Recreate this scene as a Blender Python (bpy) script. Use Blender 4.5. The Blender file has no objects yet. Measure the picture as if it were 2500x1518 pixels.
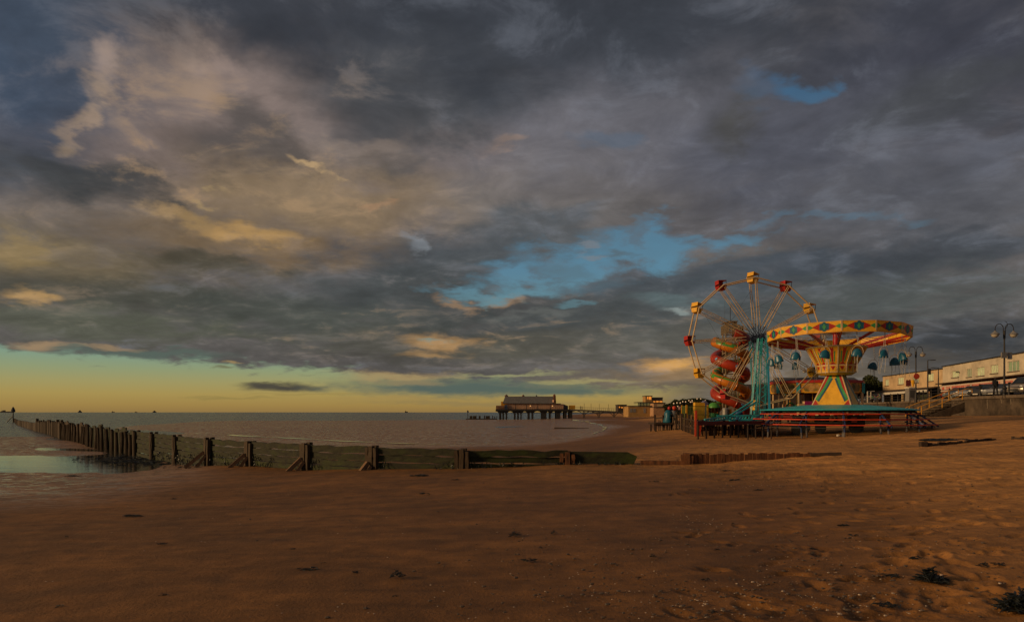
import bpy, bmesh, math, random
import numpy as np
from mathutils import Vector, Matrix, noise as mnoise
random.seed(7)
S = bpy.context.scene
COL = S.collection
# ------------------------------------------------------------------ camera
FPX, HZ, EYE = 1600.0, 1006.0, 1.9          # focal length and horizon row in photo pixels, eye height
cd = bpy.data.cameras.new("camera"); cam = bpy.data.objects.new("camera", cd); COL.objects.link(cam)
cd.sensor_width = 36; cd.lens = 36*FPX/2500; cd.shift_y = (HZ-759)/2500
cd.clip_start = .1; cd.clip_end = 60000
cam.location = (0, 0, EYE); cam.rotation_euler = (math.radians(90), 0, 0)
S.camera = cam
S.view_settings.view_transform = 'Standard'; S.view_settings.look = 'None'
S.view_settings.exposure = 0; S.view_settings.gamma = 1
S.cycles.max_bounces = 5; S.cycles.diffuse_bounces = 2; S.cycles.glossy_bounces = 2
S.cycles.transparent_max_bounces = 8
# ------------------------------------------------------------------ sun
SUN_EL, SUN_AZ = math.radians(15), math.radians(-102)      # azimuth from +Y towards +X
sd = bpy.data.lights.new("sun", 'SUN'); sun = bpy.data.objects.new("sun", sd); COL.objects.link(sun)
sd.energy = 2.5; sd.angle = math.radians(11); sd.color = (1, .66, .33)
sdir = Vector((math.sin(SUN_AZ)*math.cos(SUN_EL), math.cos(SUN_AZ)*math.cos(SUN_EL), math.sin(SUN_EL)))
sun.rotation_euler = sdir.to_track_quat('Z', 'Y').to_euler(); sun.location = (0, 0, 60)

def lin(h, k=1.0):
    h = h.lstrip('#'); c = [int(h[i:i+2], 16)/255 for i in (0, 2, 4)]
    return tuple(k*(x/12.92 if x <= .04045 else ((x+.055)/1.055)**2.4) for x in c)
# ------------------------------------------------------------------ sky
def build_sky():
    W = bpy.data.worlds.new("World"); S.world = W; W.use_nodes = True
    W.cycles.sampling_method = 'MANUAL'; W.cycles.sample_map_resolution = 256
    nt = W.node_tree; N = nt.nodes; L = nt.links; N.clear()
    def nd(t, **k):
        n = N.new(t)
        for a, b in k.items(): setattr(n, a, b)
        return n
    def val(sock, x):
        if hasattr(x, 'links') or isinstance(x, bpy.types.NodeSocket): L.new(x, sock)
        else: sock.default_value = x
    def M(op, a, b=0.0, c=0.0, clamp=False):
        n = nd('ShaderNodeMath', operation=op); n.use_clamp = clamp
        val(n.inputs[0], a); val(n.inputs[1], b); val(n.inputs[2], c); return n.outputs[0]
    def V(op, a, b=None, c=None):
        n = nd('ShaderNodeVectorMath', operation=op); val(n.inputs[0], a)
        if b is not None: val(n.inputs[1], b)
        if c is not None: val(n.inputs[2], c)
        return n.outputs['Value'] if op in ('LENGTH', 'DOT_PRODUCT') else n.outputs[0]
    def MR(x, a, b, c, d, it='SMOOTHSTEP'):
        n = nd('ShaderNodeMapRange', interpolation_type=it)
        val(n.inputs[0], x)
        for i, q in enumerate((a, b, c, d)): val(n.inputs[1+i], q)
        return n.outputs[0]
    def MIX(f, a, b, bt='MIX'):
        n = nd('ShaderNodeMix', data_type='RGBA', blend_type=bt)
        val(n.inputs[0], f); val(n.inputs[6], a); val(n.inputs[7], b); return n.outputs[2]
    def NZ(vec, sc, det, rough, dist=0.0, lac=2.0):
        n = nd('ShaderNodeTexNoise'); L.new(vec, n.inputs['Vector'])
        n.inputs['Scale'].default_value = sc; n.inputs['Detail'].default_value = det
        n.inputs['Roughness'].default_value = rough; n.inputs['Distortion'].default_value = dist
        n.inputs['Lacunarity'].default_value = lac
        return n.outputs['Fac'], n.outputs['Color']
    D = nd('ShaderNodeTexCoord').outputs['Generated']
    sp = nd('ShaderNodeSeparateXYZ'); L.new(D, sp.inputs[0]); x, y, z = sp.outputs
    az = M('ARCTAN2', x, y); el = M('ARCSINE', z)
    # cloud-deck coordinates: the deck seen in perspective
    iz = M('DIVIDE', 1.0, M('ADD', M('MAXIMUM', z, 0.0), .22))
    cm = nd('ShaderNodeCombineXYZ'); L.new(M('MULTIPLY', x, iz), cm.inputs[0]); L.new(M('MULTIPLY', y, iz), cm.inputs[1])
    q = cm.outputs[0]
    n1, c1 = NZ(q, 2.1, 5, .56)
    n2, c2 = NZ(q, 6.5, 5, .60, .25)
    n3, _ = NZ(V('ADD', q, (7.3, 2.1, 4.0)), 1.35, 8, .60, .35)
    # warped (azimuth, elevation)
    base = nd('ShaderNodeCombineXYZ'); L.new(az, base.inputs[0]); L.new(el, base.inputs[1])
    w1 = V('SUBTRACT', c1, (.5, .5, .5)); w2 = V('SUBTRACT', c2, (.5, .5, .5))
    amp = MR(el, .03, .32, .10, 1.0, 'LINEAR')
    wv = V('ADD', V('MULTIPLY', w1, (.30, .17, 0)), V('MULTIPLY', w2, (.13, .075, 0)))
    sc = nd('ShaderNodeVectorMath', operation='SCALE'); L.new(wv, sc.inputs[0]); L.new(amp, sc.inputs[3])
    P = V('ADD', base.outputs[0], sc.outputs[0])
    nc = M('SUBTRACT', n2, .5)
    col = None
    def dirof(px, py):
        u = (px-1250)/FPX; v = (HZ-py)/FPX
        return math.atan(u), math.atan(v/math.sqrt(1+u*u)), u, v
    cur = [lin('575558')]
    def blob(px, py, rx, ry, hexc, s=1.0, rag=.8, k=1.0):
        a, e, u, v = dirof(px, py)
        ra = rx/FPX/(1+u*u)*1.0; re = ry/FPX/math.sqrt(1+u*u)
        d = V('LENGTH', V('MULTIPLY_ADD', P, (1/ra, 1/re, 0), (-a/ra, -e/re, 0)))
        d = M('MULTIPLY_ADD', nc, rag*2, d)
        f = MR(d, 1.55, .25, 0.0, s)
        cur[0] = MIX(f, cur[0] if not isinstance(cur[0], tuple) else (*cur[0], 1), (*lin(hexc, k), 1))
    for b in SKY: blob(*b)
    # soft billows of light and dark
    shade = MR(n3, .30, .70, .84, 1.18)
    shade2 = MR(n2, .28, .72, .94, 1.07)
    n4, _ = NZ(V('MULTIPLY_ADD', q, (1, 1.25, 1), (3.1, 9.4, 1.0)), 4.2, 9, .62, .55)
    n5, _ = NZ(V('ADD', q, (13.1, 5.4, 2.0)), 11.0, 6, .62, .3)
    shade3 = M('MULTIPLY', MR(n4, .32, .68, .85, 1.15), MR(n5, .3, .7, .94, 1.06))
    cl = MIX(1.0, cur[0], M('MULTIPLY', M('MULTIPLY', shade, shade2), shade3), 'MULTIPLY')
    cl = MIX(1.0, cl, MIX(MR(el, .06, .34, 1, 0), (1, 1, 1, 1), (1.05, 1.02, .88, 1)), 'MULTIPLY')
    def field(px, py, rx, ry):
        a, e, u, v = dirof(px, py)
        return MR(V('LENGTH', V('MULTIPLY_ADD', P, (FPX*(1+u*u)/rx, FPX*math.sqrt(1+u*u)/ry, 0), (-a*FPX*(1+u*u)/rx, -e*FPX*math.sqrt(1+u*u)/ry, 0))), 1.5, .3, 0.0, 1.0)
    warm = M('MAXIMUM', field(650, 400, 560, 240), M('MULTIPLY', field(1180, 800, 700, 90), .8)); warm = M('MAXIMUM', warm, M('MULTIPLY', field(60, 650, 260, 160), .9))
    lit_ = M('MULTIPLY', MR(M('MULTIPLY_ADD', n5, .35, n4), .68, .86, 0, 1), M('MULTIPLY', MR(n1, .42, .60, .15, 1), warm))
    cl = MIX(M('MULTIPLY', lit_, .55), cl, (*lin('AC8C68'), 1))
    cool = M('MULTIPLY', M('MULTIPLY', MR(M('MULTIPLY_ADD', n5, .35, n4), .70, .90, 0, 1), M('SUBTRACT', 1.0, warm)), .26)
    cl = MIX(cool, cl, (*lin('7A7F8A'), 1))
    # brighter, warmer torn edges where the deck is lit from the left
    # clear air: physical sky, tinted by the long light path near the horizon
    sky = nd('ShaderNodeTexSky', sky_type='NISHITA', sun_disc=False, sun_elevation=SUN_EL, sun_rotation=SUN_AZ, air_density=1.6, dust_density=2.5, ozone_density=2)
    cr = nd('ShaderNodeValToRGB'); L.new(MR(el, 0.0, .5, 0.0, 1.0, 'LINEAR'), cr.inputs[0])
    E = cr.color_ramp.elements
    stops = [(0.0, '8C7244'), (.02, '9A8048'), (.05, 'A28E52'), (.082, '9A9462'), (.115, '8A9672'), (.15, '7A9582'), (.21, '6A8F8E'), (.42, '56819A'), (1.0, '2C567E')]
    for i, (p, h) in enumerate(stops):
        e = E[i] if i < 2 else E.new(p)
        e.position = p; e.color = (*lin(h), 1)
    clear = MIX(.08, MIX(1.0, cr.outputs[0], (1.13, 1.10, 1.06, 1), 'MULTIPLY'), MIX(1.0, sky.outputs[0], (.05, .05, .05, 1), 'MULTIPLY'))
    # the lower edge of the cloud deck, sloping down to the right
    sepP = nd('ShaderNodeSeparateXYZ'); L.new(P, sepP.inputs[0])
    a0, e0, _, _ = dirof(0, 852); a1, e1, _, _ = dirof(1560, 950)
    sl = (e1-e0)/(a1-a0)
    edge = M('ADD', M('SUBTRACT', sepP.outputs[1], M('MULTIPLY_ADD', az, sl, e0-sl*a0)), M('MULTIPLY', nc, .045))
    deck = MR(edge, -.006, .009, 0.0, 1.0)
    deck = M('MAXIMUM', deck, MR(az, .17, .30, 0.0, 1.0))
    out = MIX(deck, clear, cl)
    cur[0] = out
    for b in HOLES:                                   # gaps in the deck: the same clear air shows through
        px, py, rx, ry, s, rag = b
        a, e, u, v = dirof(px, py)
        ra = rx/FPX/(1+u*u); re = ry/FPX/math.sqrt(1+u*u)
        d = V('LENGTH', V('MULTIPLY_ADD', P, (1/ra, 1/re, 0), (-a/ra, -e/re, 0)))
        f = MR(M('ADD', M('MULTIPLY_ADD', nc, rag*2, d), M('MULTIPLY', M('SUBTRACT', n4, .5), 2.2)), 1.35, .25, 0.0, s)
        cur[0] = MIX(f, cur[0], clear)
    for b in LOW: blob(*b)
    fin = MIX(1.0, cur[0], (10, 10, 10, 1), 'MULTIPLY')
    bg = nd('ShaderNodeBackground'); bg.inputs[1].default_value = .1; L.new(fin, bg.inputs[0])
    o = nd('ShaderNodeOutputWorld'); L.new(bg.outputs[0], o.inputs[0])
# soft cloud masses: centre and radii on the sky, colour, strength, raggedness
SKY = [
 (900, 40, 1100, 150, '3A3D44', .95), (1650, 170, 650, 190, '3B3E45', .9), (2350, 120, 420, 220, '3E404A', .9),
 (90, 200, 330, 230, '3B4859', .95), (20, 370, 160, 90, '45566A', .7),
 (600, 350, 520, 210, '7E6F68', .9), (720, 210, 230, 80, '80716B', .7), (1050, 420, 420, 150, '776B66', .85),
 (330, 560, 420, 120, '6D635B', .85), (840, 475, 400, 95, '8A7559', .75), (1330, 520, 280, 130, '6B6662', .7),
 (120, 640, 300, 60, '7B6D56', .7), (600, 590, 300, 40, '80694C', .6),
 (1500, 330, 400, 160, '65646A', .85), (1950, 330, 380, 130, '575963', .85), (2250, 480, 380, 130, '5A5C64', .8),
 (170, 405, 290, 62, '434547', .95), (370, 415, 110, 70, '4B4A4A', .8), (615, 335, 130, 60, '57514F', .9),
 (680, 380, 70, 45, '5A534F', .8), (940, 270, 170, 120, '4B4C4F', .9), (1020, 190, 300, 70, '45474B', .8),
 (1790, 285, 80, 60, '4B4A48', .8), (2300, 230, 190, 80, '45474A', .8), (2380, 385, 120, 50, '686B76', .7),
 (480, 640, 160, 26, '4C483E', .85), (300, 725, 420, 62, '4C4B45', .9), (760, 770, 420, 66, '474B4A', .9),
 (200, 800, 420, 34, '54574F', .8), (1120, 640, 240, 55, '4B5157', .85), (960, 700, 300, 50, '474C50', .85),
 (1300, 590, 170, 50, '4D5257', .8), (2040, 635, 420, 60, '434A54', .9), (2330, 590, 260, 60, '464A52', .85),
 (1760, 610, 240, 30, '66605E', .7), (1640, 700, 280, 60, '4A525B', .85), (1450, 780, 380, 55, '4B5156', .85),
 (2180, 720, 300, 60, '545A5D', .8), (2330, 830, 330, 62, '3B3F47', .9), (1950, 760, 250, 60, '545A5E', .7),
 (1200, 850, 420, 38, '55544F', .8), (1650, 830, 300, 38, '555554', .8), (1900, 890, 330, 42, '665E58', .85),
 (1640, 940, 420, 34, '6F6357', .85), (2000, 960, 400, 40, '625B54', .8),
 (820, -10, 1500, 105, '3A3D44', .85), (40, 130, 300, 150, '3B4859', .85), (150, 60, 240, 90, '404A58', .7), (1250, 90, 500, 90, '3C4047', .6),
 # lit cloud tops
 (190, 262, 50, 40, '9C8672', .75, 1.3), (262, 205, 46, 18, '988472', .7, 1.3), (300, 160, 48, 34, '8F807A', .8, 1.1), (150, 300, 60, 22, '8E7C6A', .8, 1.1), (590, 150, 46, 26, '877770', .8, 1.1),
 (755, 393, 46, 10, 'B0946E', .9, .9), (395, 515, 44, 24, 'A68A66', .85, 1.1), (585, 556, 95, 26, 'AF8C5C', .9, 1.0), (480, 530, 60, 24, '9C8058', .8, 1.0),
 (560, 474, 36, 10, 'A28A66', .7, 1.0), (950, 490, 50, 12, '9A7B60', .8, 1.0), (60, 735, 66, 20, 'A2835A', .9, 1.1), (30, 610, 60, 30, '8E7A58', .7, 1.0),
 (880, 335, 120, 26, '84766C', .6, 1.0), (1250, 330, 60, 18, '86746A', .7, 1.1), (1010, 610, 36, 16, '7A8088', .8, 1.2),
 (1080, 836, 95, 18, 'A88661', .9, 1.0), (1060, 868, 80, 9, 'A58561', .8, 1.0), (1210, 730, 50, 12, '9A7F68', .8, 1.0), (1100, 742, 30, 10, '9A7F68', .7, 1.0),
 (1640, 892, 92, 17, 'B98D55', .95, .9), (1700, 915, 150, 14, '8B7258', .8), (1660, 765, 24, 9, '8A969A', .8, 1.2), (1640, 742, 90, 18, '5F6F76', .7, 1.1), (1300, 770, 130, 12, '6F7274', .6, 1.1),
]
HOLES = [(1970, 165, 62, 28, .7, .8), (1860, 180, 90, 26, .25, .8), (1455, 350, 55, 34, .22, .8), (1590, 590, 200, 34, .88, .9), (1430, 640, 180, 40, .92, .9), (1285, 695, 150, 34, .92, .9),
 (1150, 720, 90, 15, .8, .8), (1800, 562, 130, 16, .5, .9), (2060, 520, 90, 14, .3, .9), (1870, 515, 100, 12, .3, .9), (1400, 745, 60, 8, .5, .9), (1060, 832, 46, 5, .6, .9)]
# clouds below the deck edge and torn pieces in the gaps
LOW = [(1375, 655, 50, 16, '58727F', .7, 1.2), (1520, 600, 46, 12, '56666F', .8, 1.1), (1560, 560, 90, 10, '5A6B78', .6, 1.1), (1480, 690, 46, 20, '505F68', .8, 1.1), (1400, 700, 60, 12, '546670', .6, 1.1), (1440, 606, 40, 8, '7A7C80', .6, 1.0),
 (85, 846, 72, 12, '988063', .95, .7), (150, 851, 46, 7, '5F665C', .9, .9), (360, 867, 200, 11, '56625A', 1.0, .6), (250, 851, 70, 6, '9A8262', .7, .9), (575, 888, 30, 3, '9A8258', .8, .8), (535, 900, 24, 3, '6D6C50', .8, .8),
 (690, 943, 88, 11, '4A463D', 1.0, .6), (640, 937, 34, 7, '4A463D', .95, .6), (1130, 946, 290, 22, '56635B', 1.0, .6), (970, 918, 130, 12, 'A28A60', .8, .9), (1350, 955, 190, 14, '566359', .95, .6), (1000, 935, 90, 7, '8A7C5C', .8, .9),
 (560, 968, 110, 2.6, '8F7D48', .7, .6), (760, 962, 150, 2.4, '94804A', .5, .6), (980, 975, 190, 6, '9C8350', .5, .8), (1180, 985, 260, 6, '8A7850', .6, .8), (1420, 930, 120, 5, 'A79C66', .6, .8), (1260, 915, 120, 4, 'A0A070', .6, .8)]
build_sky()
# ------------------------------------------------------------------ helpers
def at(px, py, Y): return Vector(((px-1250)/FPX*Y, Y, EYE-(py-HZ)/FPX*Y))
def tag(o, label=None, cat=None, group=None, kind=None):
    if label: o['label'] = label
    if cat: o['category'] = cat
    if group: o['group'] = group
    if kind: o['kind'] = kind
    return o
ORG = {}
def thing(name, loc, label, cat, group=None, rz=0):
    o = bpy.data.objects.new(name, None); COL.objects.link(o); o.location = loc; o.rotation_euler = (0, 0, rz)
    o.empty_display_size = .2; ORG[o.name] = Vector(loc) if rz == 0 else None
    return tag(o, label, cat, group)
def copy_tree(o, parent=None):
    c = o.copy(); COL.objects.link(c); c.parent = parent
    for ch in o.children: copy_tree(ch, c)
    return c
class MB:
    def __init__(s): s.v = []; s.f = []; s.m = []
    def face(s, pts, m=0):
        i = len(s.v); s.v += [tuple(p) for p in pts]; s.f.append(tuple(range(i, i+len(pts)))); s.m.append(m)
    def add(s, vs, fs, m=0):
        i = len(s.v); s.v += [tuple(p) for p in vs]
        for f in fs: s.f.append(tuple(i+j for j in f)); s.m.append(m)
    def box(s, c, d, m=0, R=None):
        c = Vector(c); h = [x/2 for x in d]
        vs = [Vector((a*h[0], b*h[1], e*h[2])) for e in (-1, 1) for b in (-1, 1) for a in (-1, 1)]
        if R is not None: vs = [R @ v for v in vs]
        s.add([c+v for v in vs], [(0, 2, 3, 1), (4, 5, 7, 6), (0, 1, 5, 4), (1, 3, 7, 5), (3, 2, 6, 7), (2, 0, 4, 6)], m)
    def span(s, a, b, m=0):
        a = Vector(a); b = Vector(b); s.box((a+b)/2, [abs(x) for x in (b-a)], m)
    def bar(s, p, q, w, h=None, m=0, up=(0, 0, 1)):
        p = Vector(p); q = Vector(q); h = h or w; d = q-p; l = d.length
        if l < 1e-6: return
        d.normalize(); up = Vector(up)
        if abs(d.dot(up)) > .98: up = Vector((1, 0, 0))
        x = d.cross(up).normalized(); y = x.cross(d)
        s.box((p+q)/2, (w, h, l), m, Matrix((x, y, d)).transposed())
    def tube(s, pts, r, n=6, m=0, closed=False, cap=True):
        pts = [Vector(p) for p in pts]; k = len(pts); rs = r if isinstance(r, (list, tuple)) else [r]*k
        prev = None; rings = []
        for i, p in enumerate(pts):
            t = (pts[(i+1) % k]-pts[i-1]) if closed else (pts[min(i+1, k-1)]-pts[max(i-1, 0)])
            t.normalize()
            if prev is None:
                a = Vector((0, 0, 1)) if abs(t.z) < .9 else Vector((1, 0, 0)); prev = t.cross(a).normalized()
            prev = (prev-t*prev.dot(t)).normalized(); b = t.cross(prev)
            rings.append([p+(prev*math.cos(2*math.pi*j/n)+b*math.sin(2*math.pi*j/n))*rs[i] for j in range(n)])
        vs = [v for rr in rings for v in rr]; fs = []
        for i in range(k if closed else k-1):
            a, b = i*n, ((i+1) % k)*n
            for j in range(n): fs.append((a+j, a+(j+1) % n, b+(j+1) % n, b+j))
        if cap and not closed: fs += [tuple(range(n))[::-1], tuple(range((k-1)*n, k*n))]
        s.add(vs, fs, m)
    def lathe(s, prof, n=16, c=(0, 0, 0), m=0, a0=0.0, cap=True, seg=None, mats=None):
        c = Vector(c); vs = []; fs = []; k = len(prof)
        for r, z in prof:
            for j in range(n): vs.append(c+Vector((r*math.cos(a0+2*math.pi*j/n), r*math.sin(a0+2*math.pi*j/n), z)))
        base = len(s.v); s.v += [tuple(v) for v in vs]
        for i in range(k-1):
            for j in range(n):
                s.f.append(tuple(base+t for t in (i*n+j, i*n+(j+1) % n, (i+1)*n+(j+1) % n, (i+1)*n+j))); s.m.append(mats[i] if mats else m)
        if cap:
            if prof[0][0] > 1e-4: s.f.append(tuple(base+j for j in range(n))[::-1]); s.m.append(mats[0] if mats else m)
            if prof[-1][0] > 1e-4: s.f.append(tuple(base+(k-1)*n+j for j in range(n))); s.m.append(mats[-1] if mats else m)
    def prism(s, poly, z0, z1, m=0):
        n = len(poly); vs = [(x, y, z0) for x, y in poly]+[(x, y, z1) for x, y in poly]
        s.add(vs, [tuple(range(n))[::-1], tuple(range(n, 2*n))]+[(i, (i+1) % n, n+(i+1) % n, n+i) for i in range(n)], m)
    def slab(s, pts, off, m=0):                       # a planar polygon given a thickness vector
        pts = [Vector(p) for p in pts]; off = Vector(off); n = len(pts)
        s.add(pts+[p+off for p in pts], [tuple(range(n))[::-1], tuple(range(n, 2*n))]+[(i, (i+1) % n, n+(i+1) % n, n+i) for i in range(n)], m)
    def ball(s, c, r, nu=10, nv=7, m=0, sq=(1, 1, 1), jit=0):
        c = Vector(c); vs = [c+Vector((0, 0, r*sq[2]))]
        for i in range(1, nv):
            t = math.pi*i/nv
            for j in range(nu):
                p = 2*math.pi*j/nu; k = 1+random.uniform(-jit, jit)
                vs.append(c+Vector((math.sin(t)*math.cos(p)*r*sq[0], math.sin(t)*math.sin(p)*r*sq[1], math.cos(t)*r*sq[2]))*k if False else c+Vector((math.sin(t)*math.cos(p)*r*sq[0], math.sin(t)*math.sin(p)*r*sq[1], math.cos(t)*r*sq[2]))*k-(Vector((0, 0, 0))))
        vs.append(c-Vector((0, 0, r*sq[2]))); fs = [(0, 1+j, 1+(j+1) % nu) for j in range(nu)]
        for i in range(nv-2):
            a, b = 1+i*nu, 1+(i+1)*nu
            fs += [(a+j, b+j, b+(j+1) % nu, a+(j+1) % nu) for j in range(nu)]
        a = 1+(nv-2)*nu; e = len(vs)-1
        fs += [(e, a+(j+1) % nu, a+j) for j in range(nu)]
        s.add(vs, fs, m)
    def build(s, name, mats, parent=None, smooth=False, loc=None, bevel=0):
        me = bpy.data.meshes.new(name)
        o = bpy.data.objects.new(name, me); COL.objects.link(o)
        org = Vector((0, 0, 0))
        if parent is not None:
            org = ORG.get(parent.name) or Vector((0, 0, 0)); o.parent = parent
            pl = getattr(parent, 'data', None)
            if pl is not None: org = ORG.get(parent.name, Vector((0, 0, 0))) or Vector((0, 0, 0))
            ORG[o.name] = org
        elif loc is not None:
            org = Vector(loc); o.location = org; ORG[o.name] = org
        vs = [(v[0]-org[0], v[1]-org[1], v[2]-org[2]) for v in s.v]
        me.from_pydata(vs, [], s.f); me.update()
        mats = mats if isinstance(mats, (list, tuple)) else [mats]
        for mt in mats: me.materials.append(mt)
        me.polygons.foreach_set('material_index', s.m)
        bm = bmesh.new(); bm.from_mesh(me); bmesh.ops.recalc_face_normals(bm, faces=bm.faces); bm.to_mesh(me); bm.free()
        if smooth:
            me.polygons.foreach_set('use_smooth', [True]*len(me.polygons))
            try: me.set_sharp_from_angle(angle=math.radians(50))
            except Exception: pass
        if bevel:
            b = o.modifiers.new('bevel', 'BEVEL'); b.width = bevel; b.segments = 1; b.limit_method = 'ANGLE'
        return o
# ------------------------------------------------------------------ materials
def mat(name, col, rough=.6, var=.25, scale=3.0, metal=0.0, bump=.15, grime=None, gs=1.2, gamt=.35, spec=.4, stretch=(1, 1, 1), emit=None, es=0.0):
    m = bpy.data.materials.new(name); m.use_nodes = True; nt = m.node_tree; N = nt.nodes; L = nt.links
    b = N['Principled BSDF']; col = lin(col) if isinstance(col, str) else col
    tc = N.new('ShaderNodeTexCoord'); mp = N.new('ShaderNodeMapping'); mp.inputs['Scale'].default_value = stretch
    L.new(tc.outputs['Object'], mp.inputs[0])
    n = N.new('ShaderNodeTexNoise'); n.inputs['Scale'].default_value = scale; n.inputs['Detail'].default_value = 6; n.inputs['Roughness'].default_value = .65
    L.new(mp.outputs[0], n.inputs['Vector'])
    r = N.new('ShaderNodeMapRange'); r.inputs[1].default_value = .3; r.inputs[2].default_value = .7; r.inputs[3].default_value = 1-var; r.inputs[4].default_value = 1+var*.6
    L.new(n.outputs['Fac'], r.inputs[0])
    mx = N.new('ShaderNodeMix'); mx.data_type = 'RGBA'; mx.blend_type = 'MULTIPLY'; mx.inputs[0].default_value = 1
    mx.inputs[6].default_value = (*col, 1); L.new(r.outputs[0], mx.inputs[7]); out = mx.outputs[2]
    if grime:
        g = lin(grime) if isinstance(grime, str) else grime
        n2 = N.new('ShaderNodeTexNoise'); n2.inputs['Scale'].default_value = gs; n2.inputs['Detail'].default_value = 8; n2.inputs['Roughness'].default_value = .7
        L.new(mp.outputs[0], n2.inputs['Vector'])
        r2 = N.new('ShaderNodeMapRange'); r2.inputs[1].default_value = .48; r2.inputs[2].default_value = .68; r2.inputs[3].default_value = 0; r2.inputs[4].default_value = gamt
        L.new(n2.outputs['Fac'], r2.inputs[0])
        m2 = N.new('ShaderNodeMix'); m2.data_type = 'RGBA'; L.new(r2.outputs[0], m2.inputs[0]); L.new(out, m2.inputs[6]); m2.inputs[7].default_value = (*g, 1); out = m2.outputs[2]
    L.new(out, b.inputs['Base Color'])
    b.inputs['Roughness'].default_value = rough; b.inputs['Metallic'].default_value = metal
    b.inputs['Specular IOR Level'].default_value = spec
    if bump:
        bp = N.new('ShaderNodeBump'); bp.inputs['Strength'].default_value = bump; bp.inputs['Distance'].default_value = .03
        L.new(n.outputs['Fac'], bp.inputs['Height']); L.new(bp.outputs[0], b.inputs['Normal'])
    if emit:
        b.inputs['Emission Color'].default_value = (*lin(emit), 1); b.inputs['Emission Strength'].default_value = es
    return m
# ------------------------------------------------------------------ terrain
CTRL = []      # (azimuth, ln r, z)
def cp(px, py, z):                       # the ground seen at photo row py is z high there
    Y = (EYE-z)*FPX/(py-HZ); X = (px-1250)/FPX*Y
    CTRL.append((math.atan2(X, Y)*1.6, math.log(math.hypot(X, Y)), z))
def cw(X, Y, z): CTRL.append((math.atan2(X, Y)*1.6, math.log(math.hypot(X, Y)), z))
for px, z in ((0, -.12), (800, -.05), (1600, 0), (2500, .12)): cp(px, 1518, z)
for px, z in ((0, -.25), (700, -.12), (1400, -.03), (2000, .05), (2500, .2)): cp(px, 1330, z)
cp(0, 1215, -.6); cp(350, 1200, -.5); cp(800, 1200, -.3); cp(1250, 1190, -.1); cp(1800, 1180, .02); cp(2150, 1190, .15); cp(2500, 1190, .35)
cp(0, 1160, -.80); cp(250, 1158, -.80); cp(440, 1146, -.72)
for px, py, z in ((500, 1137, -.56), (740, 1145, -.36), (912, 1145, -.2), (1130, 1141, -.04), (1385, 1133, .1), (1675, 1134, .15), (1990, 1108, .52), (333, 1112, -.92), (220, 1096, -.95)): cp(px, py, z)
cp(60, 1120, -.88); cp(200, 1130, -.88); cp(330, 1130, -.85); cp(100, 1102, -.77); cp(230, 1106, -.78); cp(420, 1047, -.84); cp(300, 1052, -1.02)
cp(20, 1078, -.72); cp(180, 1080, -.80); cp(0, 1070, -.80); cp(120, 1066, -.9); cp(40, 1052, -1.12); cp(110, 1050, -1.12)
cw(-72, 98, -1.3); cw(-48, 72, -1.12); cw(-110, 140, -1.8); cw(-160, 200, -2.5); cw(-52, 90, -1.4); cw(-80, 60, -1.3); cw(-40, 16, -.5); cw(-30, 5, -.3)
for px, py in ((360, 1037), (560, 1027), (850, 1016), (1080, 1013)): cp(px, py, -.93)
for px, py in ((420, 1028), (640, 1020), (880, 1012.5)): cp(px, py, -1.6)
for px, py, z in ((450, 1050, -.80), (700, 1055, -.8), (700, 1035, -.80), (1000, 1060, -.82), (1000, 1035, -.80), (1250, 1050, -.84), (1250, 1025, -.80), (1350, 1022, -.74), (1150, 1030, -.80), (400, 1062, -.82), (520, 1060, -.80), (650, 1062, -.78), (1440, 1042, -.84), (1500, 1041, -.68),
                  (1000, 1090, -.62), (1250, 1088, -.55), (1400, 1075, -.6), (1500, 1060, -.45), (1600, 1050, .25), (1690, 1060, .27), (1830, 1063, .25), (1600, 1085, -.1), (1800, 1085, .2), (1560, 1022, -.2), (1700, 1014, .6),
                  (1890, 1072, .2), (2075, 1068, .37), (2160, 1060, .55), (2246, 1051, .72), (2340, 1007, 1.83), (2500, 1014, 1.6), (2500, 1045, .98), (2400, 1030, 1.2), (2300, 1040, .95), (2500, 1100, .5), (2300, 1100, .45), (2100, 1100, .38), (2280, 1018, 1.4)): cp(px, py, z)
cw(18, 52, .45); cw(26, 52, .6); cw(24, 65, .8); cw(16, 62, .5); cw(35, 80, 1.3); cw(55, 108, 1.5); cw(50, 84, 1.5); cw(46, 61, 1.62); cw(60, 50, 2.4); cw(60, 20, 1.8); cw(40, 10, .9); cw(80, 120, 3.0); cw(45, 150, 1.5); cw(70, 200, 2.2)
cw(-20, 270, -1.1); cw(10, 262, -.9); cw(40, 255, 0); cw(60, 240, .8); cw(100, 300, 2.5); cw(0, 420, -2.2); cw(60, 420, .8); cw(-200, 300, -3); cw(-100, 420, -3); cw(150, 300, 3); cw(-300, 420, -4)
for a in (-170, -120, 120, 170, -75, 80):
    for r in (5, 40, 400): CTRL.append((math.radians(a)*1.6, math.log(r), -.1 if a > 0 else -.3))
CT = np.array(CTRL)
def _tps():
    n = len(CT); d = np.hypot(CT[:, None, 0]-CT[None, :, 0], CT[:, None, 1]-CT[None, :, 1])
    K = np.where(d > 0, d*d*np.log(np.maximum(d, 1e-9)), 0)+np.eye(n)*1e-3
    P = np.c_[np.ones(n), CT[:, :2]]; A = np.block([[K, P], [P.T, np.zeros((3, 3))]])
    return np.linalg.solve(A, np.r_[CT[:, 2], 0, 0, 0])
TW = _tps()
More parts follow.
